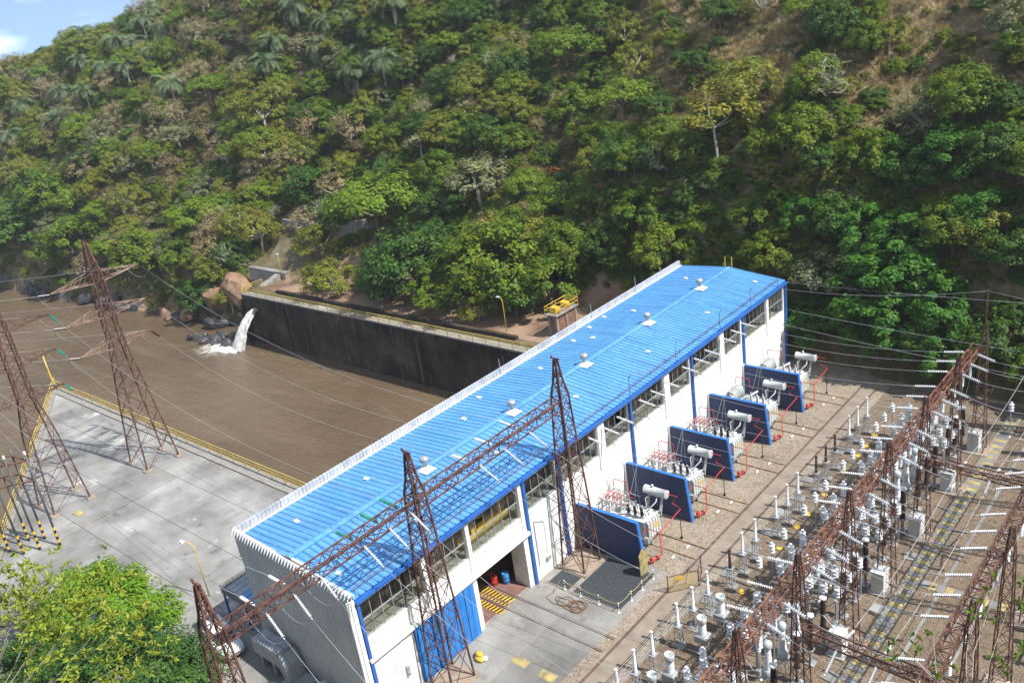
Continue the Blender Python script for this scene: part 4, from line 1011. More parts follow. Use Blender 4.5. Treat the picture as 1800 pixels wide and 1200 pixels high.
# ------------------------------------------------------------------ switchyard apparatus
def lattice_stand(mb, h, w=0.22, x=0, y=0):
    for sx in (-1, 1):
        for sy in (-1, 1): mb.bar((x+sx*w, y+sy*w, 0), (x+sx*w*0.8, y+sy*w*0.8, h), 0.045)
    k = max(2, int(h/0.5))
    for i in range(k):
        z0, z1 = h*i/k, h*(i+1)/k
        for a, b in (((-w, -w), (w, -w)), ((w, -w), (w, w)), ((w, w), (-w, w)), ((-w, w), (-w, -w))):
            mb.bar((x+a[0]*0.9, y+a[1]*0.9, z0), (x+b[0]*0.9, y+b[1]*0.9, z1), 0.03)
def discs(n, r, pitch, z0):
    p = [(r*0.35, z0)]
    for k in range(n):
        z = z0+k*pitch
        p += [(r*0.4, z+pitch*0.1), (r, z+pitch*0.25), (r*0.95, z+pitch*0.45), (r*0.45, z+pitch*0.6), (r*0.4, z+pitch*0.95)]
    return p
def make_arrester(mat, hcol=1.75):
    t = thing('surge_arrester', 'x x x x', 'surge arrester')
    mb = MB(); lattice_stand(mb, 1.6); mb.box((-0.25, -0.25, 1.6), (0.25, 0.25, 1.66)); mb.build('stand', MAT['galv'], t)
    mb = MB(); mb.lathe([(0.13, 1.66), (0.13, 1.72)]+bushing(hcol-0.1, 0.135, 14, 1.72)[1:-2]+[(0.10, 1.62+hcol), (0.12, 1.66+hcol), (0.12, 1.72+hcol), (0.03, 1.75+hcol)], 10); mb.build('column', mat, t)
    mb = MB(); mb.cbox((-0.45, -0.4, -0.02), (0.45, 0.4, 0.1), 0.02); mb.build('plinth', MAT['kerb'], t)
    return t
def make_post(n=3):
    t = thing('post_insulator', 'x x x x', 'insulator')
    mb = MB(); mb.tube([(0, 0, 0), (0, 0, 2.55)], 0.045, 6); mb.lathe([(0.14, 0), (0.14, 0.04), (0.05, 0.1)], 6); mb.build('pole', MAT['galv'], t)
    mb = MB(); mb.lathe(discs(n, 0.23, 0.27, 2.55)+[(0.1, 2.55+n*0.26), (0.1, 2.62+n*0.26)], 12); mb.build('porcelain', MAT['porcelain'], t)
    return t
def make_vt():
    t = thing('voltage_transformer', 'x x x x', 'transformer')
    mb = MB(); lattice_stand(mb, 1.0, 0.26); mb.build('stand', MAT['galv'], t)
    mb = MB(); mb.cbox((-0.42, -0.42, 1.0), (0.42, 0.42, 1.55), 0.08); mb.box((-0.5, -0.12, 1.15), (0.5, 0.12, 1.35)); mb.build('base_tank', MAT['galv'], t)
    mb = MB(); mb.lathe([(0.26, 1.55)]+[(0.27 if k % 2 else 0.235, 1.58+k*0.05) for k in range(18)], 14); mb.build('porcelain', MAT['porcelain'], t, False)
    mb = MB(); mb.lathe([(0.31, 2.48), (0.33, 2.5), (0.33, 2.86), (0.31, 2.9), (0.29, 2.9), (0.28, 2.86)], 16); mb.bar((0.0, -0.02, 2.86), (0.12, 0.0, 2.98), 0.05); mb.build('expansion_dome', MAT['tank'], t, True)
    return t
def make_disconnector():
    t = thing('disconnector', 'x x x x', 'disconnector')
    mb = MB()
    for x in (-0.95, 0.95):
        for y in (-2.1, 2.1): mb.bar((x, y, 0), (x, y, 2.4), 0.1)
        mb.bar((x, -2.3, 2.4), (x, 2.3, 2.4), 0.12)
    for y in (-2.1, 2.1): mb.bar((-0.95, y, 0.2), (0.95, y, 2.3), 0.05); mb.bar((0.95, y, 0.2), (-0.95, y, 2.3), 0.05)
    for y in (-1.95, -0.65, 0.65, 1.95): mb.bar((-1.2, y, 2.47), (1.2, y, 2.47), 0.09)
    mb.build('frame', MAT['galv'], t)
    im = MB(); im.lathe(discs(3, 0.26, 0.26, 0)+[(0.1, 0.78), (0.1, 0.85)], 12); imm = im.mesh('insulator', MAT['porcelain'], False)
    for y in (-1.8, 0.0, 1.8):
        for x in (-0.95, 0.0, 0.95): link('insulator', imm, t, (x, y, 2.5))
    for y in (-1.8, 0.0, 1.8):
        mb = MB(); mb.tube([(-1.3, y, 3.36), (0.0, y, 3.42), (1.3, y, 3.36)], 0.04, 6); mb.box((-0.12, y-0.08, 3.34), (0.12, y+0.08, 3.46)); mb.build('blade', MAT['galv'], t)
    mb = MB(); mb.tube([(1.1, -2.2, 0.6), (1.1, -2.2, 2.4), (0.6, -1.8, 2.5), (0.6, 1.8, 2.5)], 0.03, 6); mb.cbox((0.95, -2.4, 0.5), (1.25, -2.1, 0.9), 0.02); mb.build('drive_rod', MAT['galv'], t)
    return t
def make_breaker():
    t = thing('circuit_breaker', 'x x x x', 'circuit breaker')
    mb = MB(); mb.cbox((-0.3, -0.3, 0), (0.3, 0.3, 0.12), 0.02); mb.tube([(0, 0, 0.1), (0, 0, 1.1)], 0.12, 8); mb.box((-0.22, -0.22, 1.05), (0.22, 0.22, 1.2)); mb.build('pedestal', MAT['galv'], t)
    mb = MB(); mb.lathe([(0.2, 1.2)]+bushing(1.35, 0.21, 14, 1.2)[1:-2]+[(0.15, 2.5)], 12); mb.build('lower_column', MAT['porc_brown'], t)
    mb = MB(); mb.lathe([(0.2, 2.5), (0.2, 2.62)], 10); mb.bar((-0.3, 0, 2.56), (0.35, 0, 2.56), 0.09); mb.build('terminal', MAT['galv'], t)
    mb = MB(); mb.lathe([(0.2, 2.62)]+bushing(1.2, 0.22, 12, 2.62)[1:-2]+[(0.17, 3.75)], 12); mb.build('upper_column', MAT['porc_brown'], t)
    mb = MB(); mb.lathe([(0.24, 3.75), (0.24, 3.86), (0.12, 3.92)], 12); mb.build('cap', MAT['porcelain'], t)
    return t
def make_cabinet():
    t = thing('control_cabinet', 'x x x x', 'cabinet')
    mb = MB(); mb.cbox((-0.42, -0.5, 0.15), (0.42, 0.5, 1.75), 0.03); mb.box((-0.48, -0.56, 1.74), (0.48, 0.56, 1.82)); mb.build('body', MAT['tank'], t)
    mb = MB(); mb.box((0.42, -0.44, 0.25), (0.45, -0.01, 1.68)); mb.box((0.42, 0.01, 0.25), (0.45, 0.44, 1.68)); mb.build('door', MAT['white'], t)
    mb = MB(); mb.cbox((-0.6, -0.7, -0.02), (0.6, 0.7, 0.15), 0.03); mb.build('plinth', MAT['concrete'], t)
    mb = MB(); mb.bar((-0.3, 0.0, 1.8), (-1.0, 0, 2.6), 0.07); mb.build('strut', MAT['galv'], t)
    return t
def make_ct():
    t = thing('current_transformer', 'x x x x', 'transformer')
    mb = MB(); lattice_stand(mb, 1.5, 0.28); mb.box((-0.36, -0.36, 1.5), (0.36, 0.36, 1.58)); mb.build('stand', MAT['galv'], t)
    mb = MB(); mb.lathe([(0.3, 1.58), (0.34, 1.66), (0.34, 2.05), (0.24, 2.2)], 14); mb.build('base_tank', MAT['porc_grey'], t, True)
    mb = MB(); mb.lathe(bushing(1.5, 0.25, 15, 2.2)[:-2]+[(0.2, 3.7)], 12); mb.build('porcelain', MAT['porcelain'], t)
    mb = MB(); mb.lathe([(0.2, 3.7), (0.27, 3.78), (0.27, 4.1), (0.16, 4.22), (0.06, 4.26)], 12); mb.build('head', MAT['porc_grey'], t, True)
    return t
class Row:
    def __init__(s, maker, label, group, cat=None):
        s.first = maker(); s.maker = s.first; s.label = label; s.group = group; s.k = 0
    def put(s, x, y, z=0, rz=0):
        lab = s.label.replace('#', ORD[s.k]); s.k += 1
        if s.k == 1:
            o = s.first; o.location = (x, y, z); o.rotation_euler = (0, 0, rz); o['label'] = lab
        else:
            o = copy_tree(s.first, None, (x, y, z), (0, 0, rz), lab)
        o['group'] = s.group
        return o
BAY = [10.55, 17.6, 24.75, 32.1, 39.4, 46.5]
ra = Row(lambda: make_arrester(MAT['porcelain']), 'slim white surge arrester on a stand along the track, # from near end', 'surge arresters along the track')
rb = Row(lambda: make_arrester(MAT['porc_brown'], 1.45), 'dark brown surge arrester on a stand along the track, # from near end', 'dark surge arresters along the track')
for b, yc in enumerate(BAY):
    for p in (-1.95, 0.0, 1.95):
        x, y = 12.7+random.uniform(-0.06, 0.06), yc+p
        if b == 4 or (b == 2 and p < 0): rb.put(x, y)
        else: ra.put(x, y)
rv = Row(make_vt, 'stout white voltage transformer with a flat dome, # from the near end', 'voltage transformers at the near end')
for y in (9.9, 11.9, 15.9, 18.4): rv.put(14.35, y)
rp = Row(make_post, 'white disc insulator on a pole behind the arresters, # from the near end', 'post insulators behind the arresters')
for b, yc in enumerate(BAY):
    for p in (-1.95, 0.0, 1.95):
        if b < 2: continue
        rp.put(15.0, yc+p)
rp2 = Row(make_post, 'white disc insulator on a pole by the disconnectors, # from the near end', 'post insulators beside the disconnectors')
for b, yc in enumerate(BAY):
    for p in (-1.95, 0.0, 1.95):
        if b != 1: rp2.put(16.1+0.2*b/5, yc+p+0.5)
rp4 = Row(make_post, 'white disc insulator on a pole midway to the gantry, # from near end', 'post insulators midway to the gantry')
for b, yc in enumerate(BAY):
    for p in (-1.95, 0.0, 1.95): rp4.put(18.55, yc+p-0.35+(0.3 if b % 2 else 0))
rd = Row(make_disconnector, 'grey disconnector frame topped with nine white insulators, # from the near end', 'disconnectors in the yard')
for b, yc in enumerate(BAY): rd.put(17.4, yc+0.1)
rdx = Row(make_disconnector, 'grey disconnector frame close beneath the middle yard gantry, # from the near end', 'disconnectors beneath the gantry')
for b in (2, 3, 5): rdx.put(19.7, BAY[b]-0.4)
rc = Row(make_ct, 'grey and white current transformer under the yard gantry, # from the near end', 'current transformers under the gantry')
for b, yc in enumerate(BAY):
    for p in (-1.95, 0.0, 1.95):
        if b in (0, 1, 4): rc.put(19.6, yc+p-1.0)
rk = Row(make_breaker, 'dark brown circuit breaker column by the middle yard gantry, # from near end', 'circuit breakers by the gantry')
for b, yc in enumerate(BAY):
    for p in (-1.95, 0.0, 1.95): rk.put(20.55, yc+p+0.9)
rg = Row(make_cabinet, 'grey control cabinet on a plinth by the striped trench, # from near end', 'control cabinets in the yard')
for b, yc in enumerate(BAY): rg.put(21.6, yc+3.0-(0.3 if b else 0), 0, 0)
# equipment under and beyond the edge gantry
rp3 = Row(make_post, 'white disc insulator on a pole under the edge gantry, # from near end', 'post insulators under the edge gantry')
for i, y in enumerate((9.5, 12.0, 14.0, 17.0, 19.2, 22.4, 25.0, 28.5, 31.0, 34.0, 38.0, 41.0)): rp3.put(31.6+0.8*(i % 2), y)
rd2 = Row(make_disconnector, 'grey disconnector frame beyond the edge gantry, # from the near end', 'disconnectors beyond the edge gantry')
for y in (13.2, 20.2, 27.4, 34.4, 41.5): rd2.put(33.6, y)
rk2 = Row(make_breaker, 'dark brown breaker column at the hillside end of the yard, # from the trench', 'circuit breakers at the hillside end')
for x, y in ((26.6, 50.5), (28.2, 51.5), (26.0, 47.5), (29.5, 48.6)): rk2.put(x, y)
rs = Row(make_post, 'white disc insulator on a pole at the hillside end, # from the gantry', 'post insulators at the hillside end')
for x, y in ((18.6, 50.2), (19.6, 51.0), (18.0, 52.3), (23.5, 52.6), (25.2, 53.4)): rs.put(x, y)
# small bus wires linking the apparatus row by row
bw = 0
for b, yc in enumerate(BAY):
    for p in (-1.95, 0.0, 1.95):
        y = yc+p; bw += 1
        z1 = 3.42
        wire((12.7, y, 3.42), (16.4, y*0.5+(yc+0.1+p*0.92)*0.5, 3.42), 0.12, f'short bus wire from arrester to disconnector, {ORD[bw-1]} from the near end', 'short bus wires in the yard', 0.014, 6)
        wire((19.0, yc+0.1+p*0.92, 3.4), (20.55, y+0.9, 3.9), 0.15, f'short bus wire from the disconnector to the breaker, {ORD[bw-1]} from the near end', 'short bus wires in the yard', 0.014, 6)
        wire((20.55, y+0.9, 3.95), (21.15, y+0.2, 7.1), 0.0, f'riser wire from the breaker to the hanging insulator, {ORD[bw-1]} from the near end', 'riser wires in the yard', 0.014, 3)
dm = MB(); dm.lathe([(0.27, 0.0), (0.28, 0.03), (0.26, 0.07), (0.1, 0.09)], 18); dmm = dm.mesh('ground_marker', MAT['yellow'], True)
for i, y in enumerate((22.6, 28.6, 31.7, 33.75, 36.95, 40.9, 44.0, 45.9, 48.0)):
    tag(link('ground_marker', dmm, None, (13.65, y, 0.02)), f'round yellow cover on the gravel behind the arresters, {ORD[i]} from near end', 'cover', 'round yellow covers')
pl = MB(); pl.cbox((-0.55, -0.45, -0.02), (0.55, 0.45, 0.09), 0.02); plm = pl.mesh('cover_slab', MAT['concrete'])
for i, (x, y) in enumerate(((11.9, 24.0), (12.0, 27.5), (12.1, 30.1), (11.8, 33.0), (12.0, 35.6), (11.6, 38.5), (12.2, 20.6), (11.9, 44.0), (12.0, 47.0), (22.1, 18.0), (22.3, 25.5), (22.2, 32.2))):
    tag(link('cover_slab', plm, None, (x, y, 0), random.uniform(-0.2, 0.2)), f'pale concrete duct cover on the gravel, {ORD[i]} of those along the {"track" if i < 9 else "trench"}', 'slab', 'pale duct covers')
# cable trench with yellow and grey covers
tr = thing('cable_trench', 'cable trench across the yard with covers painted yellow and grey in turn', 'trench', (0, 0, 0))
cm = MB(); cm.cbox((-0.42, -0.26, -0.03), (0.42, 0.26, 0.07), 0.015)
cy_, cg_ = cm.mesh('cover', MAT['yellow_faded']), cm.mesh('cover', MAT['trench'])
for i, y in enumerate(np.arange(2, 57, 0.545)): link('cover', cy_ if (i % 2 and random.random() > 0.15) else cg_, tr, (23.05, y, random.uniform(-0.01, 0.01)), random.uniform(-0.015, 0.015))
mb = MB(); mb.box((22.5, 2, -0.05), (22.61, 57, 0.06)); mb.box((23.49, 2, -0.05), (23.6, 57, 0.06)); mb.build('edge_kerb', MAT['kerb'], tr)
tr = thing('cable_trench', 'shorter cable trench with yellow covers branching across toward the edge gantry', 'trench', (0, 0, 0))
for i, x in enumerate(np.arange(23.9, 29, 0.545)): link('cover', cy_ if i % 2 else cg_, tr, (x, 29.6, 0.0), math.pi/2)
for k, (x0, y0, y1) in enumerate(((24.9, 5, 56), (27.6, 5, 56), (16.4, 8, 56))):
    t = thing('duct_kerb', ('low concrete duct kerb nearer the striped trench', 'low concrete duct kerb nearer the edge gantry', 'low concrete duct kerb between the arresters and disconnectors')[k], 'kerb')
    mb = MB(); mb.box((x0, y0, -0.05), (x0+0.22, y1, 0.05)); mb.build('kerb', MAT['trench'], t)
# low wire fence along the near arresters
t = thing('wire_fence', 'low wire fence on a concrete kerb in front of the near arresters', 'fence', (0, 0, 0))
mb = MB(); mb.box((11.28, 6, -0.02), (11.42, 21.4, 0.16)); mb.build('kerb', MAT['kerb'], t)
for y in np.arange(6.2, 21.6, 2.1):
    mb = MB(); mb.tube([(11.35, y, 0.1), (11.35, y, 1.35)], 0.03, 5); mb.build('post', MAT['galv'], t)
mb = MB()
for z in (0.45, 0.85, 1.28): mb.tube([(11.35, 6.2, z), (11.35, 20.9, z)], 0.012, 4)
mb.build('strand', MAT['galv'], t)
t = thing('mesh_barrier', 'folding wire mesh barrier with a yellow plate standing on the track', 'barrier', (9.2, 19.9, 0))
mb = MB()
for a, b in (((0, 0), (1.5, 1.8)), ((1.5, 1.8), (0.9, 3.2))):
    for z in (0.05, 1.4): mb.tube([(a[0], a[1], z), (b[0], b[1], z)], 0.03, 5)
for p in ((0, 0), (1.5, 1.8), (0.9, 3.2)): mb.tube([(p[0], p[1], 0), (p[0], p[1], 1.55)], 0.045, 6)
mb.build('frame', MAT['rust_dark'], t)
mb = MB(); mb.face([(0, 0, 0.08), (1.5, 1.8, 0.08), (1.5, 1.8, 1.38), (0, 0, 1.38)]); mb.build('mesh_panel', MAT['wire_mesh'], t)
mb = MB(); mb.box((0, -0.01, 0.0), (0.55, 0.01, 0.3)); o = mb.build('plate', MAT['yellow'], t); o.location = (0.4, 0.42, 0.95); o.rotation_euler = (0, 0, math.atan2(1.8, 1.5))

# ------------------------------------------------------------------ on the apron
def grating(label, x0, y0, x1, y1):
    g = thing('floor_grating', label, 'grating', (0, 0, 0))
    mb = MB(); mb.box((x0, y0, 0.0), (x1, y1, 0.022)); mb.build('pit_cover', MAT['grate'], g)
    mb = MB(); w = 0.07
    mb.box((x0-w, y0-w, 0.0), (x1+w, y0, 0.05)); mb.box((x0-w, y1, 0.0), (x1+w, y1+w, 0.05)); mb.box((x0-w, y0, 0.0), (x0, y1, 0.05)); mb.box((x1, y0, 0.0), (x1+w, y1, 0.05)); mb.build('frame', MAT['kerb'], g)
    mb = MB()
    for y in np.arange(y0+0.12, y1, 0.16): mb.box((x0+0.01, y, 0.022), (x1-0.01, y+0.025, 0.036))
    mb.build('bearing_bars', MAT['grate'], g)
grating('large dark steel grating over the pit beneath the nearest blue fire wall', 3.05, 16.45, 7.25, 21.2)
grating('small square dark grating beside the foot of the gantry tower', 0.75, 16.45, 2.65, 18.1)
g = thing('rope_barrier', 'white posts with a sagging yellow rope around the large grating', 'barrier')
ring = [(2.4, 16.35), (3.9, 16.3), (5.6, 16.25), (7.35, 16.25), (7.4, 17.8), (7.42, 19.2), (7.42, 20.7)]
for x, y in ring:
    mb = MB(); mb.lathe([(0.1, 0.03), (0.1, 0.06), (0.035, 0.09), (0.035, 0.85), (0.05, 0.87), (0.02, 0.92)], 8, (x, y, 0)); mb.build('post', MAT['white'], g)
    mb = MB(); mb.lathe([(0.042, 0.45), (0.042, 0.58)], 8, (x, y, 0)); mb.build('band', MAT['black'], g)
for (xa, ya), (xb, yb) in zip(ring[:-1], ring[1:]):
    mb = MB(); mb.tube([(xa+(xb-xa)*k/6, ya+(yb-ya)*k/6, 0.82-0.5*(k/6)*(1-k/6)) for k in range(7)], 0.028, 5); mb.build('rope', MAT['yellow_faded'], g)
o = MB(); o.add([(0, 0, 0.1), (0.02, 0.9, 0.0), (0.05, 1.0, 1.6), (0.02, 0.45, 2.3), (0, 0.0, 1.8), (0.08, 0, 0.1), (0.1, 0.9, 0.0), (0.13, 1.0, 1.6), (0.1, 0.45, 2.3), (0.08, 0.0, 1.8)],
                [(0, 1, 2, 3, 4), (9, 8, 7, 6, 5), (0, 5, 6, 1), (1, 6, 7, 2), (2, 7, 8, 3), (3, 8, 9, 4), (4, 9, 5, 0)])
o = o.build('leaning_board', MAT['yellow_faded'], None, False, (6.45, 20.4, 0.02)); tag(o, 'pale yellow board leaning on the outer edge of the nearest fire wall', 'board')
hz_ = MB(); pts = []
for k in range(150):
    a = k*0.21; r_ = 0.75+0.35*math.sin(k*0.37)+0.15*math.sin(k*1.1)
    pts.append((4.0+1.0*math.cos(a)*r_+0.5*math.sin(k*0.05), 15.2+0.62*math.sin(a)*r_, 0.06+0.02*(k % 5)))
pts = [(2.2, 16.2, 0.9), (1.9, 15.6, 0.1), (1.7, 14.9, 0.06), (2.6, 14.6, 0.06)]+pts
hz_.tube(pts, 0.024, 5); tag(hz_.build('cable_coil', MAT['hose'], None, True), 'tangled brown cable lying in loops on the apron by the gratings', 'cable')
def cover_plate(x, y, rz, label):
    g = thing('cover_plate', label, 'cover', (x, y, 0.032), rz)
    mb = MB(); mb.cbox((-0.62, -0.35, 0), (0.62, 0.35, 0.025), 0.008); mb.build('plate', MAT['yellow_faded'], g)
    mb = MB(); mb.box((-0.66, -0.39, -0.01), (0.66, 0.39, 0.006)); mb.build('frame', MAT['kerb'], g)
cover_plate(4.4, 8.7, 0.0, 'yellow steel cover in the apron nearer the blue sliding door')
cover_plate(6.8, 8.6, 0.0, 'yellow steel cover in the apron nearer the rail track')
cover_plate(-46.5, 1.25, 0.1, 'yellow steel cover on the pier between the pylon and the striped poles')
t = thing('sack_heap', 'yellow sacks slumped against the foot of the gantry tower by the blue door', 'sack', (1.9, 7.3, 0.03)); t.scale = (0.8, 0.8, 0.75)
for (x, y, z, rx, ry, rz_) in ((0, 0, 0.2, 0.5, 0.35, 0.22), (-0.4, 0.35, 0.22, 0.42, 0.4, 0.24), (-0.15, 0.2, 0.48, 0.4, 0.3, 0.2), (0.35, 0.3, 0.16, 0.3, 0.28, 0.17)):
    mb = MB(); mb.lathe([(0.05, -1), (0.6, -0.85), (0.95, -0.4), (1.0, 0.0), (0.9, 0.5), (0.5, 0.88), (0.08, 1)], 10)
    mb.v = [(vx*rx*(1+0.1*math.sin(7*vy+3*vz)), vy*ry, vz*rz_) for vx, vy, vz in mb.v]
    o = mb.build('sack', MAT['yellow'] if x <= 0 else MAT['white'], t, True); o.location = (x, y, z)

# ------------------------------------------------------------------ by the end wall: lean-to, car, castings
t = thing('lean_to', 'low lean-to with a blue roof at the rear corner of the powerhouse', 'shed', (0, 0, 0))
mb = MB(); mb.box((-18.4, 0.35, 2.3), (-18.2, 6.2, 3.1)); mb.box((-18.2, 0.35, 2.3), (-12.75, 0.5, 2.95)); mb.build('fascia', MAT['trench'], t)
for i in range(8):
    a = -18.15+i*0.66; mb = MB(); mb.add([(a, 0.55, 2.72), (a+0.62, 0.55, 2.72), (a+0.62, 6.2, 2.95), (a, 6.2, 2.95), (a+0.62, 0.55, 2.78), (a+0.66, 0.55, 2.72), (a+0.66, 6.2, 2.95), (a+0.62, 6.2, 3.01)], [(0, 1, 2, 3), (1, 4, 7, 2), (4, 5, 6, 7)]); mb.build('roof_panel', MAT['roof'] if i > 2 else MAT['casing'], t)
for x in (-18.3, -15.4, -12.9):
    mb = MB(); mb.bar((x, 0.45, 0), (x, 0.45, 2.3), 0.14); mb.build('post', MAT['blue'], t)
mb = MB(); mb.box((-14.0, 1.2, 0.0), (-12.75, 1.35, 2.3)); mb.box((-18.2, 4.0, 0), (-12.75, 4.15, 2.6)); mb.build('wall', MAT['blue'], t)

def make_car(label, loc, rz):
    c = thing('parked_car', label, 'car', loc, rz)
    # side profile stations along x (rear to front): x, z_bottom, z_belt, half width
    mb = MB(); st = [(-2.25, 0.45, 0.80, 0.72), (-2.2, 0.32, 0.98, 0.82), (-1.5, 0.28, 1.02, 0.90), (0.0, 0.27, 1.0, 0.91), (0.95, 0.28, 0.98, 0.90), (1.75, 0.30, 0.90, 0.86), (2.12, 0.34, 0.80, 0.78), (2.25, 0.42, 0.66, 0.66)]
    vs_, fs = [], []
    for x, zb, zt, hw in st:
        vs_ += [(x, -hw*0.92, zb), (x, -hw, zb+0.2), (x, -hw, zt-0.12), (x, -hw*0.86, zt), (x, hw*0.86, zt), (x, hw, zt-0.12), (x, hw, zb+0.2), (x, hw*0.92, zb)]
    for i in range(len(st)-1):
        for k in range(8): fs.append((i*8+k, i*8+(k+1) % 8, (i+1)*8+(k+1) % 8, (i+1)*8+k))
    fs += [tuple(range(7, -1, -1)), tuple(range((len(st)-1)*8, len(st)*8))]; mb.add(vs_, fs); mb.build('body', MAT['car'], c, True)
    mb = MB(); cab = [(-2.1, 1.0, 0.72), (-1.85, 1.55, 0.6), (-0.2, 1.66, 0.62), (0.35, 1.58, 0.6), (1.05, 1.0, 0.72)]
    vs_ = []
    for x, z, hw in cab: vs_ += [(x, -hw, z), (x, hw, z)]
    rf = [(2, 3, 5, 4), (4, 5, 7, 6)]; mb.add(vs_, rf); mb.build('roof', MAT['car'], c)
    mb = MB(); mb.add(vs_, [(6, 7, 9, 8)]); mb.build('windscreen', MAT['dark_glass'], c)
    mb = MB(); mb.add(vs_, [(0, 1, 3, 2)]); mb.build('rear_window', MAT['dark_glass'], c)
    for s in (0, 1):
        mb = MB(); y = lambda hw: (-1 if s == 0 else 1)*hw
        poly = [(-2.1, y(0.74), 1.0), (1.05, y(0.74), 1.0), (0.35, y(0.605), 1.57), (-0.2, y(0.625), 1.65), (-1.85, y(0.605), 1.54)]
        mb.face(poly if s == 0 else poly[::-1]); mb.build('side_window', MAT['dark_glass'], c)
    for x in (-1.35, 1.4):
        for s in (-1, 1):
            w = link('wheel', None, c)
            mb = MB(); mb.lathe([(0.2, -0.11), (0.33, -0.1), (0.345, 0), (0.33, 0.1), (0.2, 0.11)], 16, (x, s*0.82, 0.345), 'y'); mb.build('tyre', MAT['tyre'], w, True)
            mb = MB(); mb.lathe([(0.04, -0.115), (0.2, -0.112), (0.2, 0.112), (0.04, 0.115)], 12, (x, s*0.82, 0.345), 'y'); mb.build('rim', MAT['galv'], w)
    for s in (-1, 1):
        mb = MB(); mb.add([(2.20, s*0.45, 0.64), (2.03, s*0.80, 0.66), (1.95, s*0.80, 0.80), (2.14, s*0.45, 0.80)], [(0, 1, 2, 3) if s < 0 else (3, 2, 1, 0)]); mb.v = [(x+0.03, y, z) for x, y, z in mb.v]; mb.build('headlight', MAT['porc_grey'], c)
        mb = MB(); mb.cbox((0.75, s*0.93-0.09, 0.98), (0.9, s*0.93+0.09, 1.12), 0.03); mb.build('mirror', MAT['car'], c)
    mb = MB(); mb.box((2.2, -0.4, 0.55), (2.27, 0.4, 0.64)); mb.box((2.1, -0.62, 0.36), (2.24, 0.62, 0.46)); mb.build('grille', MAT['black'], c)
make_car('white car parked by the rear corner of the powerhouse near the pylon foot', (-15.7, -1.75, 0.03), R(-10))
t = thing('turbine_casting', 'large grey curved machine casting lying along the corrugated end wall', 'machine part', (-9.25, -0.98, 0.03), R(-3)); t.scale = (0.8, 0.78, 1.38)
mb = MB(); prof = [(-3.2, 1.55), (0.6, 1.75), (1.5, 1.6), (2.0, 1.2), (2.2, 0.5), (2.25, 0.0), (1.5, 0.0), (1.35, 0.6), (0.9, 0.95), (-3.2, 0.8)]
n = len(prof); mb.add([(x, -0.85, z) for x, z in prof]+[(x, 0.85, z) for x, z in prof], [tuple(range(n-1, -1, -1)), tuple(range(n, 2*n))]+[(k, (k+1) % n, n+(k+1) % n, n+k) for k in range(n)]); mb.build('shell', MAT['casing'], t)
for i in range(5):
    for j in range(2):
        mb = MB(); x = -3.1+i*0.86; z = 1.55+0.2*(i*0.86)/3.8
        mb.cbox((x, -0.82+j*0.84, z-0.02), (x+0.8, -0.03+j*0.82, z+0.12), 0.04); mb.build('cover_block', MAT['casing'], t)
mb = MB()
for x in (-2.6, -0.6): mb.box((x, -0.7, 0), (x+0.3, 0.7, 0.82))
mb.build('trestle', MAT['casing'], t)
mb = MB(); mb.cbox((1.2, -1.1, 0.0), (4.6, 1.0, 0.28), 0.04); mb.box((1.6, -0.5, 0.28), (1.9, 0.5, 0.75)); mb.build('base_plate', MAT['casing'], t)
for x, y in ((3.2, -0.5), (3.9, 0.35)):
    mb = MB(); mb.lathe([(0.34, 0.28), (0.34, 0.34), (0.26, 0.36), (0.26, 0.30)], 18, (x, y, 0)); mb.build('flange', MAT['galv'], t)
t = thing('standing_cylinder', 'small pale cylinder standing at the foot of the corrugated end wall', 'cylinder', (-4.9, -0.75, 0.03))
mb = MB(); mb.lathe([(0.26, 0), (0.27, 0.02), (0.27, 1.0), (0.2, 1.12), (0.08, 1.16)], 14); mb.build('body', MAT['tank'], t, True); mb = MB(); mb.lathe([(0.06, 1.16), (0.06, 1.28)], 8); mb.build('valve', MAT['galv'], t)

# ------------------------------------------------------------------ on the pier
def railing(label, pts, h=1.1, step=2.3, mat='rail_yellow', inset=0.0, group=None):
    t = thing('railing', label, 'railing', (0, 0, 0), 0, group)
    for (xa, ya, za), (xb, yb, zb) in zip(pts[:-1], pts[1:]):
        Lg = math.hypot(xb-xa, yb-ya); k = max(1, round(Lg/step))
        for i in range(k+1):
            f = i/k; x, y, z = xa+(xb-xa)*f, ya+(yb-ya)*f, za+(zb-za)*f
            mb = MB(); mb.bar((x, y, z-0.1), (x, y, z+h), 0.075); mb.build('post', MAT[mat], t)
        for q in (h, h*0.66, h*0.33):
            mb = MB(); mb.bar((xa, ya, za+q), (xb, yb, zb+q), 0.075 if q == h else 0.055); mb.build('rail', MAT[mat], t)
    return t
railing('yellow railing along the channel edge of the pier', [(TIP[0]+0.9, 15.25, 0.04), (-12.9, 15.25, 0.04)])
rd_ = [(TIP[0]+dv[0]*t_+dn[0]*0.35, TIP[1]+dv[1]*t_+dn[1]*0.35, 0.05) for t_ in (0.6, 74)]
railing('yellow railing along the slanting river edge of the pier', rd_)
t = thing('bollard_block', 'grey concrete block with a yellow hoist arm at the pier tip', 'block', (-84.2, 15.3, 0))
mb = MB(); mb.cbox((0.2, -0.6, 0), (1.1, 0.3, 0.5), 0.05); mb.build('block', MAT['kerb'], t)
mb = MB(); mb.bar((-0.2, 0.2, 0), (-0.2, 0.2, 2.6), 0.16); mb.bar((-0.2, 0.2, 2.6), (-1.2, 0.5, 4.2), 0.14); mb.bar((-0.2, 0.2, 1.4), (-0.6, 0.3, 3.2), 0.09); mb.build('arm', MAT['yellow'], t)
POL = [(-42.4, -2.4), (-45.0, -2.7), (-43.5, -3.8), (-44.2, -5.0), (-45.9, -5.6), (-46.2, -3.7)]
t = thing('pipe_portal', 'group of dark steel pipe poles with striped feet tied together by crossbars', 'pole frame', (0, 0, 0))
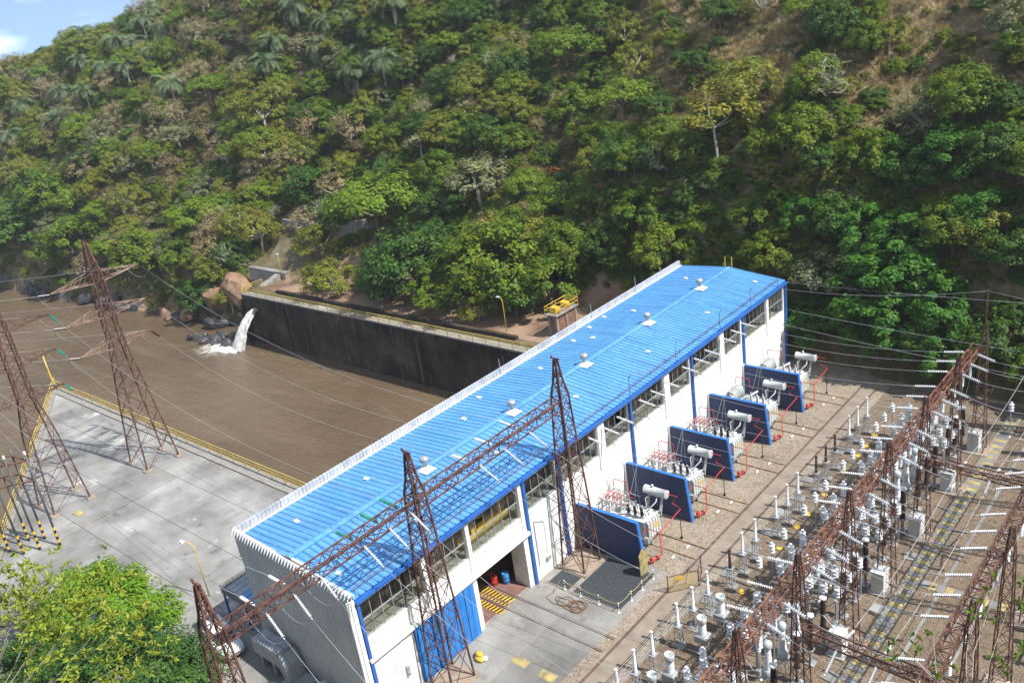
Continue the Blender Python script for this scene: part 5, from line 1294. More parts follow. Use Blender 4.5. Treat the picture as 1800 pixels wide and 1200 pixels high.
for x, y in POL:
    mb = MB(); mb.tube([(x, y, 0), (x, y, 9.6)], 0.10, 8); mb.build('pole', MAT['pole'], t, True)
    for k in range(6):
        mb = MB(); mb.tube([(x, y, 0.02+k*0.33), (x, y, 0.02+(k+1)*0.33)], 0.125, 8); mb.build('band', MAT['yellow'] if k % 2 else MAT['black'], t)
mb = MB()
for z in (7.0, 9.0):
    for (a, b) in ((0, 2), (2, 3), (1, 5), (5, 4), (0, 1), (2, 5), (3, 4)): mb.tube([(POL[a][0], POL[a][1], z), (POL[b][0], POL[b][1], z)], 0.08, 6)
mb.build('crossbar', MAT['rust_dark'], t)
mb = MB()
for i in (0, 2, 5): mb.lathe([(0.09, 9.6), (0.14, 9.7), (0.08, 9.78), (0.14, 9.86), (0.08, 9.95)], 8, (POL[i][0], POL[i][1], 0))
mb.build('insulator', MAT['porcelain'], t)
def lamp_post(label, x, y, z, h, arm, mat='yellow'):
    t = thing('lamp_post', label, 'lamp post', (x, y, z))
    mb = MB(); mb.tube([(0, 0, -0.3), (0, 0, h-0.4), (arm[0]*0.3, arm[1]*0.3, h-0.05), (arm[0], arm[1], h)], [0.05, 0.042, 0.036, 0.034], 8); mb.build('pole', MAT[mat], t, True)
    mb = MB(); mb.cbox((arm[0]-0.22, arm[1]-0.14, h-0.05), (arm[0]+0.22, arm[1]+0.14, h+0.08), 0.04); mb.build('lamp_head', MAT['porcelain'], t)
lamp_post('thin yellow lamp post rising beside the mango tree on the pier', -22.3, 1.0, 0, 5.2, (-0.9, -0.4))
lamp_post('yellow lamp post on the earth bank behind the retaining wall', -35.2, 53.4, 0.3, 4.8, (-0.9, 0.2))
lamp_post('short yellow pole among dry scrub on the bank, middle of three', -61.2, 54.6, 0.3, 4.2, (-0.2, 0.1))
lamp_post('yellow pole beside the flume at the waterfall end of the wall', -87.0, 56.0, 0.3, 5.0, (-0.1, 0.05))

# ------------------------------------------------------------------ retaining wall, outfall, gate house
t = thing('retaining_wall', 'long blackened concrete retaining wall along the far side of the channel', 'wall', (0, 0, 0))
for i in range(9):
    a, b = -91.0+i*8.72, -91.0+(i+1)*8.72-0.03
    mb = MB(); mb.box((a, 50.15+0.02*(i % 2), -14), (b, 52.0, -0.18)); mb.build('panel', MAT['dark_concrete'], t)
    mb = MB(); mb.cbox((a, 49.95, -0.18), (b, 51.75, 0.0), 0.03); mb.build('walkway_slab', MAT['concrete'] if i < 3 else MAT['kerb'], t)
for i in range(8):
    a = -83.5+i*6.4
    mb = MB(); mb.box((a, 51.78, -0.2), (a+6.36, 52.35, 0.85)); mb.build('upstand', MAT['dark_concrete'], t)
for x in (-66.5, -49.5, -33.5, -80.0):
    mb = MB(); mb.box((x, 49.98, -9), (x+0.45, 50.14, -1.2)); mb.build('pilaster', MAT['damp'] if x > -60 else MAT['dark_concrete'], t)
mb = MB(); mb.box((-91.35, 49.4, -14), (-90.95, 50.2, -1.0)); mb.box((-91.35, 50.2, -14), (-91.0, 56.0, -0.3)); mb.build('wing_wall', MAT['dark_concrete'], t)
railing('yellow railing on the walkway of the retaining wall', [(-90.8, 50.05, 0.0), (-13.0, 50.05, 0.0)])
railing('short yellow railing returning at the waterfall end of the retaining wall', [(-90.9, 50.2, 0.0), (-90.9, 54.4, 0.0)])
# falling water out of the wall and the foam below
def water_fall():
    mb = MB(); k1, k2 = 13, 18; vs_ = []
    for j in range(k2+1):
        t_ = j/k2; y = 50.05-3.9*t_**0.8; z = -2.1-6.5*t_**1.5
        hw = 0.28+1.1*t_; x0 = -87.6-2.6*t_
        for i in range(k1+1):
            s = i/k1*2-1
            bul = 0.45*(1-s*s)*(0.4+t_)
            vs_.append((x0+s*hw+0.12*math.sin(9*t_+5*s), y-bul+0.18*float(fbm(np.array(i*0.9), np.array(j*0.7), 31)), z+0.35*bul+0.15*float(fbm(np.array(i*1.3), np.array(j*1.1), 33))))
    fs = [(j*(k1+1)+i, j*(k1+1)+i+1, (j+1)*(k1+1)+i+1, (j+1)*(k1+1)+i) for j in range(k2) for i in range(k1)]
    mb.add(vs_, fs); mb.add([(x, y+0.5, z-0.3) for x, y, z in vs_], [f[::-1] for f in fs])
    # churned foam mound at the foot
    n_ = 26; c0 = (-92.2, 45.6); vv = [(c0[0], c0[1], WZ+0.42)]
    for r_ in (0.45, 0.8, 1.0):
        for a in range(n_):
            an = 2*math.pi*a/n_; q = 1+0.3*float(fbm(np.array(a*0.6), np.array(r_*3), 41))
            vv.append((c0[0]-0.9*(1-math.cos(an))*r_+3.0*math.cos(an)*r_*q, c0[1]+1.15*math.sin(an)*r_*q, WZ+(0.42 if r_ < 0.5 else 0.22 if r_ < 0.9 else -0.02)+0.1*float(fbm(np.array(a*1.7), np.array(r_*7), 43))))
    ff = [(0, 1+a, 1+(a+1) % n_) for a in range(n_)]
    for k in range(2): ff += [(1+k*n_+a, 1+(k+1)*n_+a, 1+(k+1)*n_+(a+1) % n_, 1+k*n_+(a+1) % n_) for a in range(n_)]
    mb.add(vv, ff)
    o = mb.build('waterfall', MAT['foam'], None, True); tag(o, 'white water pouring from the end of the retaining wall', 'waterfall', kind='stuff')
water_fall()
mb = MB(); mb.add([(-102, 40, WZ+0.012), (-88, 40, WZ+0.012), (-88, 50, WZ+0.012), (-102, 50, WZ+0.012)], [(0, 1, 2, 3)])
tag(mb.build('drifting_foam', MAT['foam_patch']), 'streaky foam drifting on the brown water below the waterfall', 'foam', kind='stuff')
t = thing('gate_house', 'small dark gate house with a yellow railed platform behind the roof edge', 'gate house', (-29.1, 54.6, 0.2))
mb = MB()
for x in (0.05, 1.15):
    for y in (0.0, 1.9, 3.8): mb.box((x, y, 0), (x+0.3, y+0.3, 3.0))
mb.build('column', MAT['kerb'], t)
mb = MB(); mb.box((0.12, 0.32, 0), (0.3, 1.88, 3.0)); mb.box((0.12, 2.22, 0), (0.3, 3.78, 3.0)); mb.box((0.32, 0.05, 0), (1.13, 0.2, 3.0)); mb.box((1.2, 0.32, 0), (1.35, 1.88, 3.0)); mb.box((1.2, 2.22, 0), (1.35, 3.78, 3.0)); mb.build('infill', MAT['brick'], t)
mb = MB(); mb.box((-0.2, -0.25, 3.0), (1.7, 4.3, 3.14)); mb.build('platform', MAT['kerb'], t)
for y in (0.9, 2.9):
    mb = MB(); mb.cbox((0.2, y-0.4, 3.14), (1.1, y+0.4, 3.9), 0.08); mb.lathe([(0.15, 0), (0.15, 0.4)], 10, (1.1, y, 3.5), 'x'); mb.build('hoist_motor', MAT['yellow'], t)
mb = MB(); cs_ = [(-0.15, -0.2), (1.65, -0.2), (1.65, 4.25), (-0.15, 4.25)]
for k in range(4):
    a, b = cs_[k], cs_[(k+1) % 4]
    for z in (3.7, 4.15): mb.bar((a[0], a[1], z), (b[0], b[1], z), 0.06)
    for f in (0, 0.5): mb.bar((a[0]+(b[0]-a[0])*f, a[1]+(b[1]-a[1])*f, 3.14), (a[0]+(b[0]-a[0])*f, a[1]+(b[1]-a[1])*f, 4.15), 0.06)
mb.build('guard_rail', MAT['yellow'], t)
# old flume and walls above the outfall
def wallbox(name, label, pts, z0, z1, th, mat, cat='wall'):
    t = thing(name, label, cat)
    for (xa, ya), (xb, yb) in zip(pts[:-1], pts[1:]):
        d = Vector((xb-xa, yb-ya, 0)).normalized(); s = Vector((-d.y, d.x, 0))*th
        mb = MB(); prism(mb, [(xa, ya), (xb, yb), (xb+s.x, yb+s.y), (xa+s.x, ya+s.y)], z0, z1); mb.build('wall_length', mat, t)
    return t
FLM = surf('mossy_brown_concrete', (0.10,0.08,0.045), (0.19,0.155,0.085), 0.6, 0.85, bmp=0.3, bscale=4, streak=((0.06,0.055,0.03), 0.58, 0.8))
t = thing('flume', 'sloping mossy concrete flume above the waterfall', 'flume')
mb = MB(); mb.add([(-97, 58, 0.4), (-88.5, 60.5, 0.4), (-86, 64.5, 5.2), (-96, 63.5, 5.2), (-97, 58, -2), (-88.5, 60.5, -2), (-86, 64.5, -2), (-96, 63.5, -2)], [(0, 1, 2, 3), (0, 4, 5, 1), (1, 5, 6, 2), (3, 7, 4, 0)]); mb.build('apron', FLM, t)
mb = MB(); mb.box((-98.5, 57.0, -3.5), (-87.8, 57.8, 1.4)); mb.build('front_wall', MAT['kerb'], t)
mb = MB(); mb.box((-98.6, 56.9, 1.4), (-87.7, 57.9, 1.6)); mb.build('coping', MAT['concrete'], t)
mb = MB(); mb.add([(-90.4, 52.2, 0.1), (-88.9, 52.2, 0.1), (-88.9, 56.9, 1.3), (-90.4, 56.9, 1.3), (-90.4, 52.2, -3), (-88.9, 52.2, -3), (-88.9, 56.9, -3), (-90.4, 56.9, -3)], [(0, 1, 2, 3), (0, 4, 5, 1), (1, 5, 6, 2), (3, 7, 4, 0)]); mb.build('chute', MAT['kerb'], t)
wallbox('parapet_wall', 'low dark concrete wall climbing behind the flume', [(-100, 67), (-92, 66.5), (-86, 68)], 3, 7.2, 0.5, MAT['trench'])
wallbox('parapet_wall', 'straight grey concrete wall beside the bright spreading tree', [(-85.5, 66.5), (-78, 71.5)], 2, 7.5, 0.6, MAT['kerb'])
# ------------------------------------------------------------------ vegetation
LM = {
 'mid':   leafmat('mid_green_leaves', [(0.068, 0.155, 0.012), (0.095, 0.185, 0.014), (0.145, 0.215, 0.018), (0.078, 0.17, 0.013)]),
 'dark':  leafmat('dark_green_leaves', [(0.034, 0.092, 0.012), (0.046, 0.112, 0.013), (0.062, 0.13, 0.015)], 0.3),
 'olive': leafmat('olive_leaves', [(0.165, 0.2, 0.022), (0.22, 0.235, 0.03), (0.185, 0.215, 0.032), (0.14, 0.19, 0.02)]),
 'lime':  leafmat('yellow_green_leaves', [(0.13, 0.235, 0.018), (0.165, 0.26, 0.022), (0.115, 0.225, 0.02)], 0.45),
 'tan':   leafmat('dry_tan_leaves', [(0.250, 0.188, 0.106), (0.312, 0.237, 0.150), (0.213, 0.194, 0.094), (0.275, 0.237, 0.163)], 0.3),
 'grey':  leafmat('grey_green_leaves', [(0.14, 0.175, 0.08), (0.18, 0.205, 0.105), (0.13, 0.165, 0.07)], 0.3),
 'yellow': leafmat('pale_yellow_leaves', [(0.20,0.22,0.03), (0.24,0.24,0.035)], 0.45),
 'palm':  leafmat('palm_fronds', [(0.085, 0.155, 0.055), (0.11, 0.185, 0.075), (0.135, 0.205, 0.095)], 0.3, dry=(0.17,0.19,0.11)),
 'red':   leafmat('dead_red_leaves', [(0.22,0.06,0.02), (0.26,0.085,0.03)], 0.3),
 'leafy': leafmat('fresh_green_leaves', [(0.035, 0.125, 0.012), (0.05, 0.155, 0.015)], 0.35),
 'mango': leafmat('mango_leaves', [(0.14, 0.28, 0.015), (0.17, 0.31, 0.018)], 0.45, dry=(0.17,0.28,0.025)),
 'feather': leafmat('feathery_leaves', [(0.045,0.115,0.022), (0.055,0.13,0.025)], 0.4),
 'near':  leafmat('near_yellow_leaves', [(0.30,0.37,0.05), (0.30,0.37,0.05)], 0.5, 0.4, dry=(0.46,0.40,0.06)),
 'near_green': leafmat('near_green_leaves', [(0.10,0.20,0.025), (0.10,0.20,0.025)], 0.5, 0.4, dry=(0.16,0.22,0.03)),
 'grass': leafmat('dry_grass_blades', [(0.34, 0.255, 0.14), (0.4, 0.31, 0.18), (0.28, 0.24, 0.11), (0.36, 0.25, 0.15)], 0.3),
}
def quads_mesh(name, P, U, Wv, mat, bend=None):
    """leaf rhombs: centre P, half axis U (long), Wv (short)"""
    n = len(P)
    v = np.empty((n, 4, 3)); v[:, 0] = P-U; v[:, 1] = P+Wv; v[:, 2] = P+U; v[:, 3] = P-Wv
    me = bpy.data.meshes.new(name)
    me.vertices.add(n*4); me.vertices.foreach_set('co', v.reshape(-1))
    me.loops.add(n*4); me.loops.foreach_set('vertex_index', np.arange(n*4))
    me.polygons.add(n); me.polygons.foreach_set('loop_start', np.arange(n)*4); me.polygons.foreach_set('loop_total', np.full(n, 4))
    me.materials.append(mat); me.update(); me.validate()
    return me
def unit(a): return a/np.maximum(np.linalg.norm(a, axis=-1, keepdims=True), 1e-9)
def crown_centres(rng, k, shape, low):
    d = unit(rng.normal(size=(k*4, 3))); d = d[d[:, 2] > low][:k]
    r = 0.45+0.55*rng.random((len(d), 1))**0.6
    return d*r*np.array(shape)
def crown_mesh(name, seed, mat, k=34, per=60, shape=(1, 1, 0.8), cr=0.27, leaf=0.085, asp=1.9, low=-0.45, up=0.6, centres=None, flat=0.75):
    rng = np.random.default_rng(seed)
    c = crown_centres(rng, k, shape, low) if centres is None else centres
    n = len(c); sz = cr*(0.65+0.7*rng.random(n))
    P = []; N = []
    for i in range(n):
        d = unit(rng.normal(size=(per, 3))); rr = rng.random((per, 1))**0.45
        off = d*rr*sz[i]*np.array((1, 1, flat))
        P.append(c[i]+off); N.append(d*0.6+unit(c[i][None, :])*0.6+np.array((0, 0, up+0.35)))
    P = np.concatenate(P); N = unit(np.concatenate(N)+0.35*rng.normal(size=(len(P), 3)))
    t = rng.normal(size=P.shape); U = unit(np.cross(N, t)); Wv = np.cross(N, U)
    s = leaf*(0.6+0.8*rng.random((len(P), 1)))
    return quads_mesh(name, P, U*s, Wv*s/asp, mat), c
def trunk_mesh(name, seed, mat, c, base=-1.6, r=0.085, limbs=7, fork=-0.35):
    rng = np.random.default_rng(seed); mb = MB()
    lean = rng.normal(size=2)*0.08
    top = (lean[0], lean[1], fork)
    mb.tube([(0, 0, base), (lean[0]*0.4, lean[1]*0.4, (base+fork)/2), top], [r, r*0.8, r*0.68], 6, 0, False)
    idx = rng.permutation(len(c))[:limbs]
    for i in idx:
        e = Vector(c[i]); m = Vector(top).lerp(e, 0.5)+Vector((0, 0, -0.08))
        mb.tube([top, m, e], [r*0.5, r*0.32, r*0.12], 4, 0, False)
    return mb.mesh(name, mat, True)
def twig_mesh(name, seed, mat, shape=(1, 1, 0.8)):
    rng = np.random.default_rng(seed); mb = MB()
    for i in range(26):
        d = unit(rng.normal(size=3)+np.array((0, 0, 0.9)))*np.array(shape)
        a = Vector((0, 0, -0.5)); e = Vector(d*(0.7+0.4*rng.random())); m = a.lerp(e, 0.5)+Vector(rng.normal(size=3)*0.06)
        mb.tube([a, m, e], [0.03, 0.018, 0.006], 3, 0, False)
        for j in range(4):
            s = a.lerp(e, 0.45+0.14*j); q = s+Vector(unit(d+0.8*rng.normal(size=3))*0.3)
            mb.tube([s, q], [0.012, 0.004], 3, 0, False)
    return mb.mesh(name, mat, False)
def palm_meshes(seed):
    rng = np.random.default_rng(seed); P = []; U = []; Wv = []
    for f in range(20):
        a = 2*math.pi*f/20+rng.normal()*0.12; el = rng.uniform(-0.1, 1.25); Lf = rng.uniform(0.8, 1.1)
        dh = np.array((math.cos(a), math.sin(a), 0)); pts = []
        p = np.zeros(3); e = el
        for s in range(12):
            dirv = dh*math.cos(e)+np.array((0, 0, math.sin(e))); p = p+dirv*Lf/12; e -= 0.11+0.03*s*0.5; pts.append((p.copy(), dirv.copy()))
        side = np.cross(dh, (0, 0, 1))
        for q, (p, dv_) in enumerate(pts):
            ln = 0.22*math.sin(math.pi*(q+1.5)/14)+0.05
            for s in (-1, 1):
                ax = unit(side*s+dv_*0.55+np.array((0, 0, -0.35)))
                P.append(p+ax*ln*0.5); U.append(ax*ln*0.55); Wv.append(unit(np.cross(ax, dv_))*0.0+unit(dv_)*0.034)
            P.append(p); U.append(dv_*Lf/20); Wv.append(side*0.012)
    crown = quads_mesh('crown', np.array(P), np.array(U), np.array(Wv), LM['palm'])
    mb = MB(); mb.tube([(0.05, 0, -2.2), (0, 0.03, -1.0), (0, 0, 0.05)], [0.075, 0.055, 0.05], 6, 0, False)
    return crown, mb.mesh('trunk', MAT['bark_pale'], True)
# prototypes in units of crown radius; origin at the crown centre
KIND = {}
def proto(key, mat, seed, bark='bark', base=-1.5, r=0.08, **kw):
    me, c = crown_mesh('crown', seed, LM[mat], **kw)
    KIND.setdefault(key, []).append((me, trunk_mesh('trunk', seed+500, MAT[bark], c, base, r)))
for s in range(3):
    proto('mid', 'mid', 10+s, k=105, per=62, leaf=0.044, cr=0.185)
    proto('dark', 'dark', 20+s, k=105, per=62, leaf=0.044, cr=0.185)
    proto('olive', 'olive', 30+s, k=80, per=58, shape=(1.05, 1.05, 0.7), leaf=0.042, cr=0.18, bark='bark_pale')
for s in range(2):
    proto('lime', 'lime', 40+s, k=80, per=62, shape=(1.1, 1.1, 0.65), leaf=0.042, cr=0.19, low=-0.2)
    proto('grey', 'grey', 50+s, k=60, per=62, leaf=0.045, cr=0.2, bark='bark_pale')
    proto('tan', 'tan', 60+s, k=50, per=46, leaf=0.04, cr=0.24, bark='bark_pale')
proto('leafy', 'leafy', 80, k=60, per=150, leaf=0.05, cr=0.22, shape=(1, 1, 0.95)); proto('leafy', 'leafy', 81, k=56, per=150, leaf=0.05, cr=0.22, shape=(1.1, 1, 0.9))
proto('umbrella', 'lime', 84, k=46, per=90, shape=(1.15, 1.15, 0.5), leaf=0.05, cr=0.24, low=-0.1, base=-1.0)
proto('yellow', 'yellow', 86, k=20, per=75, shape=(0.9, 0.9, 1.0), leaf=0.065, cr=0.27, bark='bark_pale', base=-2.2, r=0.05)
proto('red', 'red', 88, k=9, per=30, shape=(1, 1, 0.25), cr=0.25, leaf=0.07)
proto('papaya', 'grey', 90, k=9, per=40, shape=(0.9, 0.9, 0.7), cr=0.3, leaf=0.13, low=-0.1, bark='bark_pale', base=-2.0, r=0.06)
BARE = [twig_mesh('bare_twigs', 95+s, MAT['bark_pale']) for s in range(2)]
PALM = [palm_meshes(100+s) for s in range(3)]

def tree(name, label, key, x, y, z, rad, hc, group=None, cat='tree', var=None, sz=1.0):
    pr_ = KIND[key]; v_ = pr_[(var if var is not None else random.randrange(len(pr_))) % len(pr_)]
    t = thing(name, label, cat, (x, y, z+hc), random.uniform(0, 6.28), group)
    t.scale = (rad*random.uniform(0.85, 1.2), rad*random.uniform(0.85, 1.2), rad*sz)
    link('crown', v_[0], t); link('trunk', v_[1], t)
    return t
HERO = [('umbrella', -76.9, 70.0, 6.3, 7.6, 5.0, 'flat-topped bright green tree on the slope above the middle of the retaining wall'),
 ('dark', -57.2, 58.2, 0.3, 7.2, 6.0, 'big dark dense tree just behind the retaining wall'),
 ('mid', -42.6, 60.2, 0.4, 7.4, 6.4, 'large round green tree between the dark tree and the gate house'),
 ('grey', -56.8, 74.6, 9.7, 4.6, 5.0, 'silvery grey-green tree above the big dark tree behind the wall'),
 ('olive', -42.0, 55.0, 0.3, 2.2, 1.6, 'small pale bush on the earth bank beside the lamp post'),
 ('yellow', -13.3, 71.0, 17.5, 4.0, 6.8, 'pale yellow-green tree with a bare white trunk above the powerhouse roof'),
 ('lime', -53.5, 96.5, 27.0, 5.0, 3.2, 'bright lime green tree high on the hillside at top centre'),
 ('olive', -12.5, 76.5, 23.9, 4.2, 3.0, 'broad olive tree just above the pale yellow-green tree'),
 ('mid', -2.9, 70.9, 18.9, 3.7, 3.5, 'round green tree beside the pale yellow-green tree'),
 ('olive', -73.5, 55.8, 0.5, 4.4, 2.2, 'yellowish spreading bush on the bank above the walkway railing'),
 ('olive', -87.0, 64.2, 1.8, 4.0, 3.2, 'yellowish bush beside the sloping concrete flume'),
 ('olive', -68.1, 62.7, 0.5, 4.0, 2.0, 'thin olive bush between the bank path and the big dark tree'),
 ('leafy', 9.4, 62.6, 2.9, 4.6, 4.6, 'fresh green tree mass hanging over the far end of the yard'),
 ('leafy', 14.4, 62.0, 2.1, 3.6, 3.2, 'fresh green tree nearest the end of the middle yard gantry'),
 ('grey', 2.6, 64.0, 4.3, 3.3, 3.4, 'pale leaved tree beside the far corner of the powerhouse'),
 ('leafy', 10.4, 65.3, 7.7, 3.7, 3.4, 'fresh green tree on the cutting above the hanging mass'),
 ('leafy', 6.0, 61.8, 0.6, 3.0, 2.6, 'low fresh green bush at the foot of the cutting by the last transformer'),
 ('olive', 16.6, 65.5, 10.2, 3.4, 2.5, 'olive shrub on the steep cutting above the yard gantry end'),
 ('lime', -119.5, 62.0, 4.3, 5.4, 4.0, 'bright green crown above the rocky shore upstream of the waterfall'),
 ('mid', -131.9, 55.0, -3.5, 5.6, 4.0, 'green tree leaning over the river behind the pylon head'),
 ('mid', -155.6, 52.5, -4.4, 7.2, 5.0, 'wide green tree on the far shore to the side of the pylon'),
 ('dark', -178.3, 49.5, -2.5, 8.6, 6.0, 'dark tree mass on the shore at the picture edge'),
 ('mid', -117.9, 55.6, -2.8, 4.2, 3.0, 'low green tree over the brown shore rocks'),
 ('dark', -98.0, 75.0, 7.4, 6.2, 4.0, 'dark tree in the hollow above the flume'),
 ('mid', -67.2, 76.4, 12.2, 3.8, 3.0, 'small green tree between the bright spreading tree and the silvery tree'),
 ('mid', -33.1, 65.3, 3.9, 4.4, 4.0, 'green tree directly behind the gate house'),
 ('mid', -50.2, 56.6, 0.4, 4.2, 3.2, 'green tree low down between the dark tree and the large round tree'),
 ('dark', -63.6, 58.2, 0.4, 3.8, 2.8, 'dark low tree overhanging the earth bank'),
 ('papaya', -72.8, 78.4, 15.3, 2.2, 3.6, 'small papaya-like tree with a thin pale trunk against a dark hollow'),
 ('lime', -33.7, 81.8, 22.0, 3.7, 3.0, 'lime green bush high above the powerhouse roof'),
 ('mid', -19.5, 71.7, 17.2, 2.9, 3.0, 'small green tree on the far side of the pale yellow-green tree'),
 ('olive', -35.6, 87.4, 25.6, 3.8, 3.0, 'olive crown just above the high lime green bush'),
 ('mid', -171.1, 55.8, 7.9, 6.6, 4.0, 'broad green crown rising behind the dark shore trees'),
 ('grey', -93.2, 53.2, -1.5, 2.6, 2.2, 'grey-green bush growing on the rock beside the waterfall'),
 ('mid', -49.1, 90.5, 19.6, 4.2, 2.6, 'green crown below the bright lime tree at top centre'),
 ('lime', -48.9, 76.4, 10.5, 3.5, 2.6, 'light green crown beside the silvery grey-green tree'),
 ('red', -46.0, 81.4, 11.8, 2.2, 2.5, 'patch of dead orange-red foliage in the middle of the hillside'),
 ('dark', -37.2, 58.0, 0.4, 4.2, 3.4, 'dark tree leaning over the bank beside the yellow lamp post'),
 ('mid', -33.2, 61.0, 0.4, 4.6, 4.2, 'green tree on the bank between the lamp post and the gate house'),
 ('mid', -45.8, 56.4, 0.4, 3.2, 2.4, 'low green bush spilling down the bank below the large round tree'),
 ('dark', -66.8, 60.6, 0.4, 3.6, 2.8, 'dark bush where the bank meets the slope beside the thin olive bush')]
for i in range(38):                                                    # thick growth on the cutting at the yard end
    x = -1.0+(i % 13)*3.6+random.uniform(-1.2, 1.2); d_ = 1.2+(i//13)*4.2+random.uniform(-1, 1.2); y = float(np.interp(x, FX, FY))+d_
    HERO.append((('leafy', 'dark', 'mid', 'leafy', 'dark')[i % 5], round(x, 1), round(y, 1), round(float(hill(x, y)), 1), random.uniform(2.4, 3.9), random.uniform(1.6, 3.0),
                 ('fresh green', 'dark green', 'mid green', 'fresh green', 'dark green')[i % 5]+f' bush in the {("lowest", "middle", "upper")[i//13]} band of the cutting, {ORD[i%13]} from the powerhouse'))
for i in range(38):                                                    # scrub along the earth bank
    x = -85.5+i*1.2+random.uniform(-0.6, 0.6); y = float(np.interp(x, FX, FY))-random.uniform(0.2, 8.0 if x < -60 else 3.5)
    HERO.append((('olive', 'tan', 'mid', 'olive', 'grey')[i % 5], round(x, 1), round(y, 1), 0.4, random.uniform(0.7, 1.9), 0.8,
                 ('olive', 'dry tan', 'green', 'olive', 'pale')[i % 5]+f' scrub bush on the earth bank, {ORD[i]} from the waterfall'))
for key, x, y, z, rad, hc, lab in HERO:
    z = max(float(hill(x, y)), -7.0)
    tree('bush' if 'bush' in lab or 'shrub' in lab else ('dead_foliage' if key == 'red' else 'tree'), lab, key, x, y, z, rad, hc, None, 'bush' if 'bush' in lab or 'shrub' in lab else 'tree')
PALMS = [(a, b, float(hill(a, b))) for a, b in [(-197.0, 86.5), (-191.6, 81.5), (-180.7, 86.7), (-193.1, 75.7), (-178.6, 74.7), (-175.9, 91.8), (-166.8, 90.8), (-108.7, 95.9), (-103.7, 97.1), (-108.0, 92.6), (-97.5, 91.6), (-121.0, 88.4), (-200.8, 63.5), (-177.2, 95.1), (-91.6, 95.2), (-189.0, 69.9), (-120.0, 85.3), (-149.1, 79.8), (-112.7, 96.2), (-103.4, 92.7), (-96.0, 93.1), (-112.6, 92.8), (-174.5, 87.5), (-177.0, 79.6), (-169.8, 81.4), (-205.8, 75.8), (-163.5, 85.9), (-184.1, 71.4), (-90.9, 89.3), (-98.9, 89.6), (-118.7, 93.8), (-202.9, 69.5)]]
PLAB = ['palm standing on the skyline at the top of the far slope', 'tall palm with a dark trunk a little below the skyline palm']
for i, (x, y, z) in enumerate(PALMS):
    if i < 2: lab = PLAB[i]
    elif x < -140: lab = 'feathery palm among the trees high on the slope beyond the river'
    else: lab = 'long-leaved palm in the cluster at the top of the slope above the flume'
    t = thing('palm_tree', lab, 'palm', (x, y, z+4.8), random.uniform(0, 6.28), None if i < 2 else ('palms on the slope beyond the river' if x < -140 else 'palms above the flume'))
    s = random.uniform(3.6, 5.2); t.scale = (s, s, s)
    cm_, tm_ = PALM[i % 3]; link('crown', cm_, t); link('trunk', tm_, t)

# scattered hillside trees: the ones that show largest are things, the rest one mass
def project(x, y, z):
    v = np.stack([x-CAM[0], y-CAM[1], z-CAM[2]], -1); d = v @ fwd
    return 900+FPX*(v @ rgt)/d, 600-FPX*(v @ upv)/d, d
hero_xy = np.array([(h[1], h[2], h[4]) for h in HERO])
def scatter(step, xr, yr, seed):
    rng = np.random.default_rng(seed)
    X, Y = np.meshgrid(np.arange(*xr, step), np.arange(*yr, step))
    X = (X+rng.uniform(-0.5, 0.5, X.shape)*step).ravel(); Y = (Y+rng.uniform(-0.5, 0.5, Y.shape)*step).ravel()
    Z = hill(X, Y); d = Y-np.interp(X, FX, FY)
    u, v, dist = project(X, Y, Z)
    ok = (d > 1.0) & (u > -160) & (u < 1960) & (v > -260) & (v < 900) & (Z > -8.2)
    ok &= ~((X > -101) & (X < -84.5) & (Y < 66))                      # the flume
    ok &= ~((X > -88) & (X < -13) & (d < 2.0))
    return X[ok], Y[ok], Z[ok], d[ok], dist[ok], rng
def open_ground(x, y):
    """0 dense wood .. 1 open dry grass"""
    a = fbm(x/22, y/22, 61)*0.9+0.5
    r_ = sstep(-75, 0, x)*0.40 + 0.28*sstep(-110, -150, x)*sstep(-230, -170, x)
    d = y-np.interp(x, FX, FY)
    r_ = r_ + 0.42*sstep(-60, -15, x)*sstep(13, 20, d)
    return np.clip((a*0.8+r_-0.25)*np.where(x > -60, sstep(4, 17, d), 1), 0, 1)
TX, TY, TZ, TD, TDI, rng = scatter(2.5, (-420, 75), (0, 190), 71)
og = open_ground(TX, TY)
rad = np.where(TX < -95, 0.9+3.0*rng.random(len(TX))**1.6, 0.8+2.6*rng.random(len(TX))**1.6)+0.3*(1.15-0.45*og)
keep = rng.random(len(TX)) < (1.1-0.95*og)
dh = np.min((np.hypot(TX[:, None]-hero_xy[None, :, 0], TY[:, None]-hero_xy[None, :, 1])-hero_xy[None, :, 2]*0.75-rad[:, None]*0.45), axis=1)
keep &= dh > 0
TX, TY, TZ, TD, TDI, rad, og = (a[keep] for a in (TX, TY, TZ, TD, TDI, rad, og))
kinds = ['mid', 'dark', 'olive', 'lime', 'grey', 'tan']
pk = []
for x, y, o_ in zip(TX, TY, og):
    w = np.array([0.34, 0.24, 0.20, 0.06, 0.06, 0.10])
    f = float(fbm(np.array(x/30), np.array(y/30), 77))
    if x < -105: w = np.array([0.15, 0.05, 0.36, 0.14, 0.12, 0.20+max(0, 0.6*f)])
    if x > -20: w = np.array([0.34, 0.14, 0.30, 0.10, 0.04, 0.08])
    if f < -0.2: w[1] += 0.3
    if x > -40 and y-np.interp(x, FX, FY) < 13: w = np.array([0.40, 0.48, 0.06, 0.03, 0.03, 0.0])
    w = w/w.sum(); pk.append(int(rng.choice(6, p=w)))
pk = np.array(pk)
u_, v_, dd = project(TX, TY, TZ+2)
app = np.where((u_ > -20) & (u_ < 1820) & (v_ > -60) & (v_ < 700), rad/dd, 0)
order = np.argsort(-app); NIND = 255
